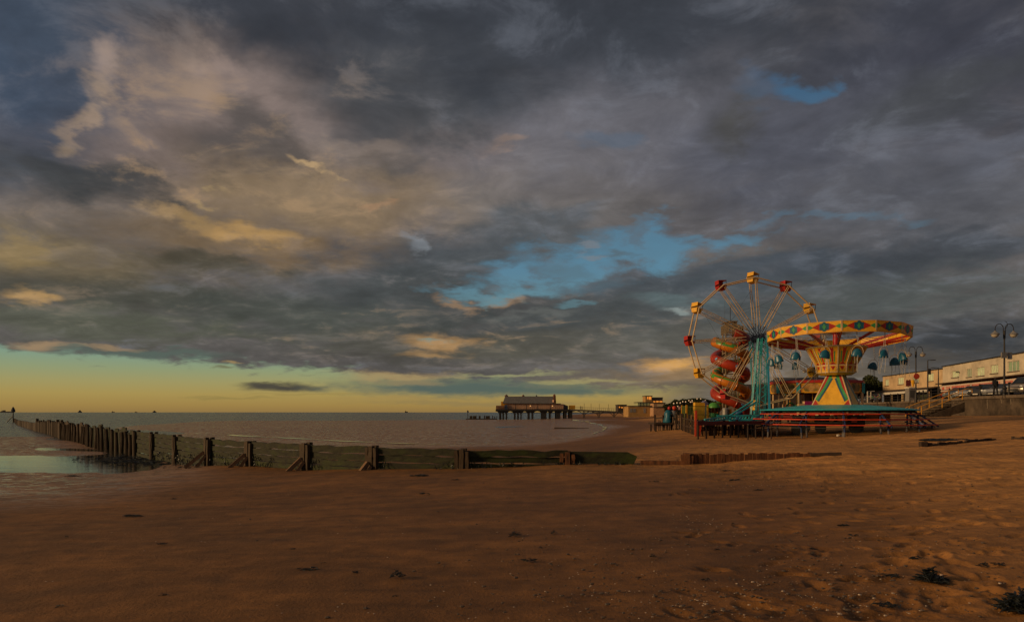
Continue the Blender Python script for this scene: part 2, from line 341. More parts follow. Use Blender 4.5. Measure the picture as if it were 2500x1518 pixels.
def gz_np(X, Y):
    a = np.arctan2(X, Y)*1.6; w = np.log(np.minimum(np.maximum(np.hypot(X, Y), 1.5), 420))
    z = TW[-3]+TW[-2]*a+TW[-1]*w
    for i in range(len(CT)):
        d2 = (a-CT[i, 0])**2+(w-CT[i, 1])**2; z = z+TW[i]*.5*d2*np.log(np.maximum(d2, 1e-12))
    return np.clip(z, -4, 3.2)
def gz(X, Y): return float(gz_np(np.array([X]), np.array([Y]))[0])
def foot(px, py):                        # the ground point seen at a photo pixel
    lo, hi = 3.0, 400.0; u = (px-1250)/FPX
    Ys = np.geomspace(3, 400, 900); zs = gz_np(Ys*u, Ys); rows = HZ+(EYE-zs)*FPX/Ys
    k = np.argmax(rows <= py); Y = Ys[k] if k else Ys[-1]
    return Vector((u*Y, Y, float(zs[k])))
def vnoise(x, y, seed):                  # smooth value noise
    xi = np.floor(x).astype(np.int64); yi = np.floor(y).astype(np.int64); fx = x-xi; fy = y-yi
    fx = fx*fx*(3-2*fx); fy = fy*fy*(3-2*fy)
    def h(a, b):
        n = (a*374761393+b*668265263+seed*982451653) & 0xffffffff; n = ((n ^ (n >> 13))*1274126177) & 0xffffffff
        return ((n ^ (n >> 16)) & 0xffff)/65535.0
    return (h(xi, yi)*(1-fx)+h(xi+1, yi)*fx)*(1-fy)+(h(xi, yi+1)*(1-fx)+h(xi+1, yi+1)*fx)*fy-.5
def build_ground():
    az = np.concatenate([np.linspace(-180, -48, 45)[:-1], np.linspace(-48, 48, 1150), np.linspace(48, 180, 45)[1:-1]])
    r = np.concatenate([[.6, 1.5], np.geomspace(2.6, 60, 620), np.geomspace(61, 420, 110), np.geomspace(460, 30000, 16)])
    A, R = np.meshgrid(np.radians(az), r); X = R*np.sin(A); Y = R*np.cos(A)
    z = gz_np(X.ravel(), Y.ravel()).reshape(X.shape)
    azd = np.degrees(A)
    far = np.clip((R-420)/2000, 0, 1); z = np.where(azd < 14, z-far*3, z+far*1.0)
    near = np.clip((70-R)/30, 0, 1)
    # soft undulations everywhere, churned dry sand up the beach
    z += near*(.05*vnoise(X*.35, Y*.35, 1)+.025*vnoise(X*.9, Y*.9, 2))
    churn = np.clip((azd+2)/18, 0, 1)*near*np.clip((R-4)/16, .18, 1); churn *= np.clip((z+.1)/.25, .15, 1)
    z += churn*(.05*vnoise(X*1.3, Y*1.3, 3)+.028*vnoise(X*3.7, Y*3.7, 4)+.008*vnoise(X*8, Y*8, 5))
    z += near*.007*vnoise(X*5, Y*5, 9)*(1-churn)
    rnd = random.Random(4)
    prints = []
    for k in range(260):                                  # scattered and trailing footprints on the right
        px = 1550+950*rnd.random()**.75; py = 1130+390*rnd.random()
        if px < 1800 and rnd.random() < .6: continue
        prints.append((px, py, rnd.uniform(0, 3.14), rnd.uniform(.5, 1)))
    for (sx, sy, dx, dy, n) in ((2460, 1180, -42, 26, 10), (2330, 1500, -26, -34, 9), (1900, 1130, 30, 24, 11), (2120, 1500, 24, -38, 9)):
        for k in range(n): prints.append((sx+dx*k+rnd.uniform(-9, 9), sy+dy*k+rnd.uniform(-5, 5), math.atan2(dx, -dy*3), 1.1))
    for px, py, a, s in ((2190, 1245, .3, 1.3), (2280, 1262, 1.2, 1.2), (2370, 1298, .2, 1.5), (2230, 1300, .5, 1.4), (2410, 1270, 1.4, 1.3), (2180, 1380, .4, 1.4), (2300, 1375, 1, 1.3), (2340, 1485, .2, 1.5), (2060, 1187, .1, 1.2)): prints.append((px, py, a, s))
    for px, py, a, s in prints:
        Yc = 1.85*FPX/(py-HZ); Xc = (px-1250)/FPX*Yc; rr = math.hypot(Xc, Yc)
        i0, i1 = np.searchsorted(r, (rr-.6, rr+.6)); j0, j1 = np.searchsorted(az, (math.degrees(math.atan2(Xc, Yc)-.6/rr), math.degrees(math.atan2(Xc, Yc)+.6/rr)))
        dx = X[i0:i1, j0:j1]-Xc; dy = Y[i0:i1, j0:j1]-Yc; ca, sa = math.cos(a), math.sin(a)
        u = (dx*ca+dy*sa)/.17; v = (-dx*sa+dy*ca)/.075; d = np.sqrt(u*u+v*v)
        z[i0:i1, j0:j1] += s*(-.034*np.exp(-(d**3))+.007*np.exp(-((d-1.5)/.4)**2))
    n, m = X.shape
    zc = float(z[0].mean())
    vs = np.concatenate([np.stack([X, Y, z], -1).reshape(-1, 3), [[0, 0, zc]]])
    idx = np.arange(n*m).reshape(n, m); a = idx[:-1, :]; b = idx[1:, :]
    q = np.stack([a, np.roll(a, -1, 1), np.roll(b, -1, 1), b], -1).reshape(-1, 4)[:, ::-1]
    t = np.stack([np.full(m, n*m), idx[0], np.roll(idx[0], -1)], -1)[:, ::-1]
    me = bpy.data.meshes.new('sand_beach'); me.vertices.add(len(vs)); me.vertices.foreach_set('co', vs.ravel())
    me.loops.add(q.size+t.size); me.loops.foreach_set('vertex_index', np.concatenate([q.ravel(), t.ravel()]))
    me.polygons.add(len(q)+len(t)); me.polygons.foreach_set('loop_start', np.concatenate([np.arange(len(q))*4, q.size+np.arange(len(t))*3]))
    me.polygons.foreach_set('use_smooth', np.ones(len(q)+len(t), dtype=bool))
    me.update(calc_edges=True)
    # how wet the sand lies by height; the near foreground is painted darker too
    wet = np.clip((-.42-z)/.25, 0, 1); wet = wet*wet*(3-2*wet)
    wet = np.clip(wet+.5*np.clip((R-20)/10, 0, 1)*vnoise(X*.12, Y*.05, 6)*(wet > .02)*(wet < .98), 0, 1)
    damp = np.clip((.36-z)/.5+.25*np.clip((15-R)/7, 0, 1)*1.5+.4*vnoise(X*.13, Y*.2, 8), 0, 1)  # height and patches, plus a foreground dimming painted in by distance from the camera
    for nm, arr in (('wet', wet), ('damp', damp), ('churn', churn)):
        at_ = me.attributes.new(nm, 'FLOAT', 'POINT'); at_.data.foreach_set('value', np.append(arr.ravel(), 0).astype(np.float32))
    o = bpy.data.objects.new('sand_beach', me); COL.objects.link(o); tag(o, 'brown sandy beach with footprints and wet flats', 'beach', kind='structure')
    m = bpy.data.materials.new('sand'); m.use_nodes = True; nt = m.node_tree; N = nt.nodes; L = nt.links; B = N['Principled BSDF']
    def A_(nm): x = N.new('ShaderNodeAttribute'); x.attribute_name = nm; return x.outputs['Fac']
    def NZ(sc, det=5, ro=.6, st=(1, 1, 1), dist=0):
        mp = N.new('ShaderNodeMapping'); mp.inputs['Scale'].default_value = st; L.new(G, mp.inputs[0])
        x = N.new('ShaderNodeTexNoise'); x.inputs['Scale'].default_value = sc; x.inputs['Detail'].default_value = det; x.inputs['Roughness'].default_value = ro; x.inputs['Distortion'].default_value = dist
        L.new(mp.outputs[0], x.inputs['Vector']); return x.outputs['Fac']
    def MR(x, a, b, c, d):
        y = N.new('ShaderNodeMapRange'); L.new(x, y.inputs[0]); y.interpolation_type = 'SMOOTHSTEP'
        for i, k in enumerate((a, b, c, d)): y.inputs[i+1].default_value = k
        return y.outputs[0]
    def MX(f, a, b, bt='MIX'):
        x = N.new('ShaderNodeMix'); x.data_type = 'RGBA'; x.blend_type = bt
        for s_, q_ in ((x.inputs[0], f), (x.inputs[6], a), (x.inputs[7], b)):
            if isinstance(q_, bpy.types.NodeSocket): L.new(q_, s_)
            else: s_.default_value = q_ if not isinstance(q_, tuple) else (*q_, 1)
        return x.outputs[2]
    def MA(op, a, b):
        x = N.new('ShaderNodeMath'); x.operation = op
        for s_, q_ in zip(x.inputs, (a, b)):
            if isinstance(q_, bpy.types.NodeSocket): L.new(q_, s_)
            else: s_.default_value = q_
        return x.outputs[0]
    G = N.new('ShaderNodeTexCoord').outputs['Object']
    wetf, damp_near_darkf, chf = A_('wet'), A_('damp'), A_('churn')
    n_big = NZ(.25, 4, .55, (1, 1.6, 1)); n_mid = NZ(2.2, 6, .62); n_fine = NZ(24, 4, .7); n_grain = NZ(160, 2, .6)
    c = MX(damp_near_darkf, SAND_DRY, SAND_DAMP_NEAR_DARK)
    c = MX(wetf, c, SAND_WET)
    c = MX(1.0, c, MR(n_big, .3, .7, .82, 1.16), 'MULTIPLY')
    c = MX(1.0, c, MR(n_mid, .3, .7, .76, 1.18), 'MULTIPLY')
    streak = NZ(1.1, 7, .68, (.45, 1.6, 1), .5); c = MX(1.0, c, MR(streak, .35, .62, .74, 1.10), 'MULTIPLY')
    spk = NZ(9, 3, .65, (.7, 1.3, 1)); c = MX(MA('MULTIPLY', MR(spk, .62, .70, 0, .55), MA('SUBTRACT', 1.0, wetf)), c, (.07, .032, .014))
    c = MX(MA('MULTIPLY', MR(n_fine, .56, .72, 0, .5), MR(n_mid, .35, .6, .15, 1)), c, (.16, .075, .03))
    c = MX(MR(n_grain, .68, .78, 0, .55), c, (.52, .40, .28))
    L.new(c, B.inputs['Base Color'])
    ROUGH = True
    B.inputs['Specular IOR Level'].default_value = .35
    # ripples left by the tide on the wet flats, grain and lumps elsewhere
    film = MR(NZ(2.6, 6, .75, (.6, 1, 1), .3), .49, .56, 0, 1)
    rip = NZ(1.5, 5, .7, (1, 1, 1), .6); rip2 = NZ(5.5, 3, .6)
    h = MA('ADD', MA('MULTIPLY', n_fine, .25), MA('MULTIPLY', n_mid, MR(chf, 0, 1, .35, 1.6)))
    hw = MA('ADD', rip, MA('MULTIPLY', rip2, .5))
    hh = MX(wetf, h, hw)
    rg = MX(wetf, MX(damp_near_darkf, (.95,)*3, (.72,)*3), MX(film, (.70,)*3, (.16,)*3))
    L.new(rg, B.inputs['Roughness'])
    bp = N.new('ShaderNodeBump'); bp.inputs['Distance'].default_value = .10; L.new(hh, bp.inputs['Height'])
    L.new(MA('SUBTRACT', .60, MA('MULTIPLY', MA('MULTIPLY', film, wetf), .50)), bp.inputs['Strength']); L.new(bp.outputs[0], B.inputs['Normal'])
    me.materials.append(m)
SAND_DRY, SAND_DAMP_NEAR_DARK, SAND_WET = (.52, .235, .062), (.200, .083, .018), (.30, .175, .105)  # middle colour serves damp sand and the painted foreground darkening
build_ground()
def water(name, col, rough, s1, s2, strength, dist, label, cat):
    m = bpy.data.materials.new(name); m.use_nodes = True; nt = m.node_tree; N = nt.nodes; L = nt.links; B = N['Principled BSDF']
    B.inputs['Base Color'].default_value = (*col, 1); B.inputs['Roughness'].default_value = rough; B.inputs['IOR'].default_value = 1.33
    G = N.new('ShaderNodeTexCoord').outputs['Object']; hs = []
    for sc, st, w in ((s1, (.35, 1, 1), 1.0), (s2, (.6, 1, 1), .4), (s1*.13, (.25, 1, 1), 3.0)):
        mp = N.new('ShaderNodeMapping'); mp.inputs['Scale'].default_value = st; mp.inputs['Rotation'].default_value = (0, 0, .25); L.new(G, mp.inputs[0])
        n = N.new('ShaderNodeTexNoise'); n.inputs['Scale'].default_value = sc; n.inputs['Detail'].default_value = 5; n.inputs['Distortion'].default_value = .3; L.new(mp.outputs[0], n.inputs['Vector'])
        k = N.new('ShaderNodeMath'); k.operation = 'MULTIPLY'; k.inputs[1].default_value = w; L.new(n.outputs['Fac'], k.inputs[0]); hs.append(k.outputs[0])
    a = N.new('ShaderNodeMath'); L.new(hs[0], a.inputs[0]); L.new(hs[1], a.inputs[1]); b = N.new('ShaderNodeMath'); L.new(a.outputs[0], b.inputs[0]); L.new(hs[2], b.inputs[1])
    bp = N.new('ShaderNodeBump'); bp.inputs['Strength'].default_value = strength; bp.inputs['Distance'].default_value = dist; L.new(b.outputs[0], bp.inputs['Height']); L.new(bp.outputs[0], B.inputs['Normal'])
    return m
mb = MB(); mb.face([(-40000, -300, -.95), (40000, -300, -.95), (40000, 60000, -.95), (-40000, 60000, -.95)])
# the sea sheet stops where the land begins (east of the cove)
mb = MB(); mb.face([(-50000, 8, -.95), (-58, 8, -.95), (-40, 60, -.95), (-20, 75, -.95), (30, 200, -.95), (75, 480, -.95), (6000, 55000, -.95), (-50000, 55000, -.95)])
tag(mb.build('sea', water('sea_water', (.06, .062, .05), .22, .55, 2.2, .55, .5, '', '')), 'grey green sea', 'sea', kind='structure')
pm = water('pool_water', (.05, .045, .035), .08, 1.2, 5, .16, .06, '', '')
mb = MB(); mb.face([(-46, 33, -.815), (-30, 20, -.815), (-18, 22, -.815), (-13, 27, -.815), (-17, 35, -.815), (-24, 46, -.815), (-36, 50, -.815), (-46, 46, -.815)])
tag(mb.build('tide_pool', pm), 'shallow tide pool reflecting the pale sky', 'tide pool', kind='structure')

# surf lines on the shallow sea and the bright film of water round the edge of the flats
m_foam = mat('foam', (.42, .44, .40), .6, .4, 3, bump=0)
rnd = random.Random(14); mb = MB()
for (px0, px1, py0, py1, w_) in ((-20, 150, 1047, 1050, .22), (-20, 110, 1055, 1057, .18), (-20, 60, 1041, 1042, .3), (20, 190, 1061, 1060, .14), (60, 320, 1036, 1033, .35), (-20, 210, 1026, 1028, .5), (330, 560, 1034.5, 1026, .25), (420, 860, 1028, 1013.5, .5), (250, 520, 1024, 1021, .6), (-10, 230, 1018, 1017, .9), (400, 700, 1016, 1014, 1.0)):
    n = 46; prev = None; ph = rnd.uniform(0, 6)
    for k in range(n+1):
        t = k/n; px = px0+(px1-px0)*t; py = py0+(py1-py0)*t+.7*math.sin(t*9+ph)+rnd.uniform(-.25, .25); Y = (EYE+.945)*FPX/(py-HZ); c = Vector(((px-1250)/FPX*Y, Y, -.943)); w = w_*(.25+.75*abs(math.sin(t*13+ph*2)))*min(1, 6*t, 6*(1-t))*Y/60
        cur_ = (c-Vector((0, w, 0)), c+Vector((0, w, 0)))
        if prev and rnd.random() > .25: mb.face([prev[0], cur_[0], cur_[1], prev[1]])
        prev = cur_
tag(mb.build('surf', m_foam), 'thin broken lines of surf on the shallow sea', 'surf', kind='stuff')
mb = MB(); edge_ = [(560, 1062), (760, 1073), (1000, 1084), (1120, 1084), (1230, 1081), (1330, 1075), (1400, 1068), (1445, 1060), (1470, 1052), (1480, 1044), (1462, 1036), (1430, 1029), (1390, 1023)]; prev = None; fine = []
for a, b in zip(edge_, edge_[1:]):
    for k in range(8): fine.append((a[0]+(b[0]-a[0])*k/8, a[1]+(b[1]-a[1])*k/8))
for i, (px, py) in enumerate(fine):
    p = foot(px, py+.5*math.sin(i*.7)); p.z += .02; w = (.28+.22*math.sin(i*1.3))*p.y/55
    q = (p-Vector((w*.5, w, 0)), p+Vector((w*.5, w, 0)))
    for v in q: v.z = gz(v.x, v.y)+.035
    if prev: mb.face([prev[0], q[0], q[1], prev[1]])
    prev = q
tag(mb.build('water_film', pm), 'bright film of water along the edge of the wet flats', 'water film', kind='structure')
# ------------------------------------------------------------------ shared materials
m_cream = mat('cream_paint', (.68, .47, .25), .45, .2, 4, grime='4A3A28', gs=2)
m_yellow = mat('yellow_paint', (.70, .33, .015), .42, .2, 2.5, grime='5A3A10', gs=1.5)
m_gold = mat('gold_paint', (.78, .40, .022), .42, .18, 2.5, grime='6A4210', gs=1.5)
m_red = mat('red_paint', (.42, .022, .015), .38, .2, 3, grime='30100C', gs=2)
m_scarlet = mat('scarlet_paint', (.62, .06, .02), .36, .15, 3, grime='401008', gs=2)
m_green = mat('green_paint', (.05, .30, .09), .42, .2, 3, grime='203018', gs=2)
m_teal = mat('teal_paint', (.008, .105, .16), .42, .2, 3, grime='102828', gs=2)
m_turq = mat('turquoise_paint', (.03, .40, .44), .45, .2, 3, grime='24403A', gs=2)
m_blue = mat('blue_paint', (.03, .08, .26), .45, .25, 3, grime='14182A', gs=2)
m_seat = mat('seat_shell', (.008, .10, .17), .35, .15, 5, grime='0C2430', gs=3)
m_steel = mat('galvanised_steel', (.30, .28, .26), .5, .25, 6, metal=.4, grime='3A2A20', gs=4)
m_dark = mat('dark_iron', (.025, .022, .022), .55, .3, 6, grime='2A1A10', gs=4)
m_navy = mat('navy_iron', (.02, .028, .06), .5, .3, 6)
m_white = mat('weathered_white_paint', (.66, .60, .50), .5, .15, 6, grime='5A4E40', gs=3)
m_orange = mat('orange_fibreglass', (.56, .17, .012), .32, .2, 2, grime='6A2A08', gs=1.2)
m_redfib = mat('red_fibreglass', (.40, .040, .014), .32, .22, 2, grime='30140C', gs=1.2)
m_greenfib = mat('green_fibreglass', (.07, .26, .04), .35, .2, 2, grime='203010', gs=1.2)
m_wood = mat('weathered_wood', (.13, .075, .04), .8, .4, 2, bump=.5, grime='0E0A06', gs=3, stretch=(1, 1, .4))
m_wood_d = mat('dark_timber', (.05, .03, .018), .85, .5, 3, bump=.5, grime='3A2010', gs=2.5, stretch=(3, 3, .5))
m_algae = mat('algae_timber', (.020, .019, .004), .8, .8, 3.5, bump=.9, grime='333F06', gs=.9, gamt=.8, stretch=(1, 1, 2.2))
m_rustw = mat('rusty_timber', (.16, .06, .02), .8, .5, 2.5, bump=.6, grime='120A06', gs=3, gamt=.8, stretch=(3, 3, .6))
m_pile = mat('sea_worn_pile', (.070, .040, .018), .8, .5, 3, bump=.7, grime='151208', gs=3, gamt=.8, stretch=(3, 3, .6))
m_paleend = mat('bleached_timber', (.22, .12, .06), .8, .35, 5, bump=.6, grime='2A180C', gs=4, stretch=(2, 2, .6))
m_weed = mat('bladder_weed', (.012, .014, .010), .35, .5, 8, bump=.8, spec=.5)
m_glass = mat('dark_glass', (.02, .025, .03), .08, .1, 2, bump=0, spec=.6)
m_rubber = mat('black_rubber', (.015, .015, .015), .8, .2, 6)
def lit(name, c, s): return mat(name, c, .4, 0, 1, bump=0, emit=c, es=s)
m_bulb = lit('lit_bulb', 'FFD8A0', .55)
# ------------------------------------------------------------------ groyne
GP = [(-152, 200, 1.0), (-110, 146, 1.0), (-72.6, 100, 1.0), (-60, 85, 1.0), (-48, 70, 1.0), (-41, 61.5, 1), (-34.8, 54, 1.0), (-29, 47.5, 1), (-23.5, 41, 1.0), (-20.7, 37.85, 1), (-17.6, 34.4, 1), (-14, 30.3, 1.0), (-11.28, 28.27, 1), (-8.1, 25.9, 1.0), (-5.1, 24.1, 1.0), (-1.72, 22.9, 1.0), (1.92, 22.6, 1.0), (5.85, 21.95, 1.0), (9.8, 21.1, 1.0)]
def vn_(x): return float(vnoise(np.array([x*.55]), np.array([3.3]), 12)[0])
def groyne():
    rnd = random.Random(11)
    g0 = (-8.1, 25.9, gz(-8.1, 25.9)); G = thing('groyne', g0, 'long curving timber groyne with mossy green planks and dark posts reaching the sea', 'groyne')
    def zt(X, Y):
        pts = [(-152, .02), (-73, .22), (-72, .55), (-48, .82), (-34.8, .78), (-23.5, .70), (-14, .64), (-5, .62), (1.9, .56), (9.8, .56)]
        return float(np.interp(X, [p[0] for p in pts], [p[1] for p in pts]))
    # near bays: three stacked planks between posts
    for i in range(8, 16):
        a = Vector((GP[i][0], GP[i][1], 0)); b = Vector((GP[i+1][0], GP[i+1][1], 0)); d = (b-a).normalized(); L = (b-a).length
        nrm = Vector((-d.y, d.x, 0))
        mb = MB(); k = 0
        ztop = (zt(a.x, a.y)+zt(b.x, b.y))/2; z1 = ztop; k = 0
        while z1 > min(gz(a.x, a.y), gz(b.x, b.y))-.35:
            h = rnd.uniform(.19, .27); off = nrm*rnd.uniform(-.035, .035)
            n = 9
            ja = [rnd.uniform(-.022, .022) for _ in range(n+1)]
            sl = (zt(b.x, b.y)-zt(a.x, a.y))*.5
            for s_ in range(n):                       # uneven worn plank edges
                t0, t1 = s_/n, (s_+1)/n; p = a+d*L*t0+off; q = a+d*L*t1+off
                za, zb = z1-sl+2*sl*t0+ja[s_]*(1 if k else 1.6), z1-sl+2*sl*t1+ja[s_+1]*(1 if k else 1.6)
                mb.add([p-nrm*.05+Vector((0, 0, za-h)), q-nrm*.05+Vector((0, 0, zb-h)), q-nrm*.05+Vector((0, 0, zb)), p-nrm*.05+Vector((0, 0, za)),
                        p+nrm*.05+Vector((0, 0, za-h)), q+nrm*.05+Vector((0, 0, zb-h)), q+nrm*.05+Vector((0, 0, zb)), p+nrm*.05+Vector((0, 0, za))],
                       [(0, 1, 2, 3), (5, 4, 7, 6), (3, 2, 6, 7), (4, 5, 1, 0)], 0)
            z1 -= h+(.028 if not (i == 11 and k == 0) else .06); k += 1
        mb.build('planks', m_algae, G)
    # bay 14-15: a high plank that stops halfway, a low rusty one after it
    a = Vector((1.92, 22.6, 0)); b = Vector((5.85, 21.95, 0)); mb = MB()
    for (t0, t1, za, zb, top) in ((0, .60, -.3, .13, 0), (0, .56, .15, .55, 1), (.56, 1.0, -.3, .13, 0), (.62, 1.0, .14, .27, 0)):
        mb.slab([a.lerp(b, t0)+Vector((0, -.05, za)), a.lerp(b, t1)+Vector((0, -.05, za)), a.lerp(b, t1+(.03 if top else 0))+Vector((0, -.05, zb-(.14 if top else 0))), a.lerp(b, t1-(.05 if top else 0))+Vector((0, -.05, zb)), a.lerp(b, t0)+Vector((0, -.05, zb))], (0, .1, 0), 0 if top else 1)
    mb.build('planks', [m_algae, m_rustw], G)
    # last bay: short upright boards sinking into the sand
    a = Vector((5.85, 21.95, 0)); b = Vector((9.9, 21.1, 0)); mb = MB(); n = 34
    for k in range(n):
        t = (k+.5)/n; p = a.lerp(b, t); top = .50+.10*t+rnd.uniform(-.03, .03)
        if k in (32, 33): top -= .03
        mb.box((p.x, p.y+rnd.uniform(-.025, .025), (top-.3)/2), ((b-a).length/n*.93, .07, top+.3))
    mb.build('upright_boards', m_rustw, G)
    mb = MB(); mb.bar((9.6, 21.1, gz(9.6, 21.1)+.05), (10.5, 20.9, gz(10.5, 20.9)+.07), .12, .10); mb.build('plank_end', m_wood_d, G)
    # main posts with bolted cheeks and props
    for i in range(8, 18):
        x, y, _ = GP[i]; zg = gz(x, y); t = zt(x, y)+(.05+rnd.uniform(-.02, .05) if i < 16 else -.02); mb = MB()
        prv = Vector(GP[i-1][:2]); nx = Vector(GP[min(i+1, 18)][:2]); d = (nx-prv).normalized(); nr = Vector((d.y, -d.x))
        for (u, v, w, h, dz) in ((0, .13, .17, .16, 0), (-.20, .10, .12, .13, -.05), (.19, .11, .13, .15, -.09), (0, -.14, .18, .16, .01)):
            c = Vector((x, y))+d*u*(1 if i < 17 else .7)+nr*v; top = t+dz+rnd.uniform(-.02, .02); bot = zg-.4
            rs = [(w*.5*(1+.10*rnd.uniform(-1, 1))) for _ in range(7)]
            nseg = 7; rg = []
            for s_ in range(nseg):
                z = bot+(top-bot)*s_/(nseg-1); jx, jy = rnd.uniform(-.012, .012), rnd.uniform(-.012, .012)
                rg.append([(c.x+d.x*a_*rs[s_]+nr.x*b_*h*.5+jx, c.y+d.y*a_*rs[s_]+nr.y*b_*h*.5+jy, z) for a_, b_ in ((-1, 1), (1, 1), (1, -1), (-1, -1))])
            mb.add([v for r_ in rg for v in r_], [(q*4+j, q*4+(j+1) % 4, (q+1)*4+(j+1) % 4, (q+1)*4+j) for q in range(nseg-1) for j in range(4)]+[(4*nseg-4, 4*nseg-3, 4*nseg-2, 4*nseg-1)])
        mb.build('post', m_pile if i < 16 else m_rustw, G)
        if 11 <= i <= 14:
            f = {11: 1.0, 12: .85, 13: .7, 14: .42}[i]; mb = MB()
            p0 = Vector((x, y, zg+.62*f))+Vector((nr.x*.2, nr.y*.2, 0))+Vector((d.x, d.y, 0))*-.1; p1 = Vector((x-.95*f, y-.35, zg-.08))
            mb.bar(p0, p1, .15, .15); mb.bar(p0+Vector((.12, -.08, -.12)), p1+Vector((.5*f, .05, 0)), .12, .12)
            mb.build('prop', m_paleend, G)
    # outer bays: tall upright boards and piles, dense posts
    mb_cnt = 0
    for i in range(4, 8):
        a = Vector((GP[i][0], GP[i][1], 0)); b = Vector((GP[i+1][0], GP[i+1][1], 0)); L = (b-a).length; d = (b-a)/L; nr = Vector((d.y, -d.x, 0))
        mb = MB(); n = int(L/.26)
        gap_z = .04 if i > 6 else .0
        for k in range(n):
            p = a+d*(k+.5)*L/n; top = zt(p.x, p.y)-.10+rnd.uniform(-.03, .03)-gap_z; bot = gz(p.x, p.y)-.3
            if i < 9: top += (.16 if (k//5) % 2 else 0)+(.14 if (k//11) % 3 == 1 else 0)
            if i in (5, 6) and k % 23 in (11, 12): continue
            mb.box((p.x, p.y, (top+bot)/2), (.245, .08, top-bot), 0, Matrix.Rotation(math.atan2(d.y, d.x), 3, 'Z'))
        mb.build('upright_boards', m_algae if i > 5 else m_pile, G)
        step = 1.25; n = max(2, int(L/step))
        for k in range(n):
            p = a+d*(k+.35+rnd.uniform(-.28, .28))*L/n+nr*rnd.uniform(.14, .24); top = zt(p.x, p.y)+rnd.uniform(-.22, .16); lx = rnd.uniform(-.09, .09); rw = rnd.uniform(.6, .95); bot = gz(p.x, p.y)-.3; mb = MB()
            mb.tube([(p.x, p.y, bot), (p.x+lx*.4, p.y, bot*.6+top*.4), (p.x+lx*.8+.02, p.y, bot*.25+top*.75), (p.x+lx, p.y, top)], [.145*rw, .155*rw, .12*rw, .13*rw], 7)
            mb.build('post', m_pile, G)
        mb = MB()                                       # walings behind
        mb.bar(a+Vector((0, 0, zt(a.x, a.y)-.3))-nr*.12, b+Vector((0, 0, zt(b.x, b.y)-.3))-nr*.12, .12, .2); mb.build('waling', m_wood_d, G)
    # far low boards out into the water
    a = Vector((-48.5, 70.6, 0)); mb = MB(); k = 0
    for i in range(3, -1, -1):
        p = Vector((GP[i][0], GP[i][1], 0)); q = Vector((GP[i+1][0], GP[i+1][1], 0)); L = (q-p).length; n = int(L/(.62 if i >= 2 else 1.5))
        for s_ in range(n):
            c = p.lerp(q, (s_+.5)/n); far = i <= 1
            if far: top = zt(c.x, c.y)+rnd.uniform(-.05, .05); bot = -1.6
            else: top = zt(c.x, c.y)+(.0 if (s_//3) % 3 else .22)+rnd.uniform(-.22, .08); bot = gz(c.x, c.y)-.4
            dd = (q-p).normalized()
            mb.box((c.x, c.y, (top+bot)/2), (L/n*(.72 if not far else .92), .16+rnd.uniform(0, .2), top-bot), 0, Matrix.Rotation(math.atan2(dd.y, dd.x), 3, 'Z'))
    mb.build('upright_boards', m_pile, G)
    for (px, Y, zz, w) in ((91, 99, .95, .2),):
        p = at(px, 1000, Y); mb = MB(); mb.tube([(p.x, p.y, -1.4), (p.x, p.y, zz)], w, 8); mb.build('post', m_wood_d, G)
groyne()
# weed hanging on the near planks and round the post feet
rnd = random.Random(55); mb = MB()
for k in range(650):
    x = rnd.uniform(-22, 4) if k % 3 else rnd.choice([-14, -8.1, -5.1, -1.72, 1.92, -17.6, -11.28])+rnd.gauss(0, .3)
    y = float(np.interp(x, [q[0] for q in GP], [q[1] for q in GP]))-.12; zg = gz(x, y); u = rnd.random()**1.6
    if vn_(x) < .0 and k % 3: continue
    z = zg+.05+u*.55*min(1, max(.2, (-x+4)/16)); L = rnd.uniform(.06, .2)
    p = Vector((x, y, z)); mb.tube([p, p+Vector((rnd.uniform(-.05, .05), -.06, -L*.5)), p+Vector((rnd.uniform(-.08, .08), -.05, -L))], [.008, .02, .006], 4)
tag(mb.build('hanging_weed', m_weed), 'dark weed clinging to the foot of the near groyne planks', 'seaweed', kind='stuff')
def beacon(px, Y, top, label, brace=True, s=1.0):
    x = (px-1250)/FPX*Y; t = thing('groyne_marker', (x, Y, -1.2), label, 'beacon')
    mb = MB(); mb.tube([(x, Y, -1.5), (x, Y, top-1.2*s)], .15*s, 8); mb.build('pole', m_dark, t)
    mb = MB(); mb.lathe([(.15, 0), (.55, .1), (.50, .7), (.25, 1.3), (.05, 1.6)], 10, (x, Y, top-1.3*s)) if s == 1 else mb.lathe([(.1, 0), (.4, .05), (.35, .5), (.05, .9)], 10, (x, Y, top-1.2*s)); mb.build('top_mark', m_dark, t)
    if brace:
        mb = MB(); mb.tube([(x-.1, Y, .8), (x-1.9, Y-.3, -1.3)], .13, 6); mb.build('brace', m_dark, t)
beacon(32, 190, EYE+1.3, 'dark beacon with a pointed top and slanting brace at the groyne end')
beacon(1142, 262, EYE+.9, 'slim marker pole at the end of the stub posts beside the pier', False, .8)
# stub posts of the old groyne by the pier
rnd = random.Random(5)
g = thing('old_groyne', at(1175, 1018, 262), 'row of broken stub posts in the mud seaward of the pier', 'groyne')
for px, w in ((1150, 9), (1159, 12), (1171, 6), (1183, 4), (1191, 14), (1203, 3), (1208, 3), (1213, 2), (1222, 3)):
    p = at(px, 1016, 262); mb = MB(); mb.box((p.x, p.y, -.35), (w*.12, .6, 1.5+rnd.uniform(-.2, .3))); mb.build('post', m_wood_d, g)
mb = MB(); mb.box(((1175-1250)/FPX*262, 262.6, -.85), (12.5, .3, .45)); mb.build('waling', m_wood_d, g)
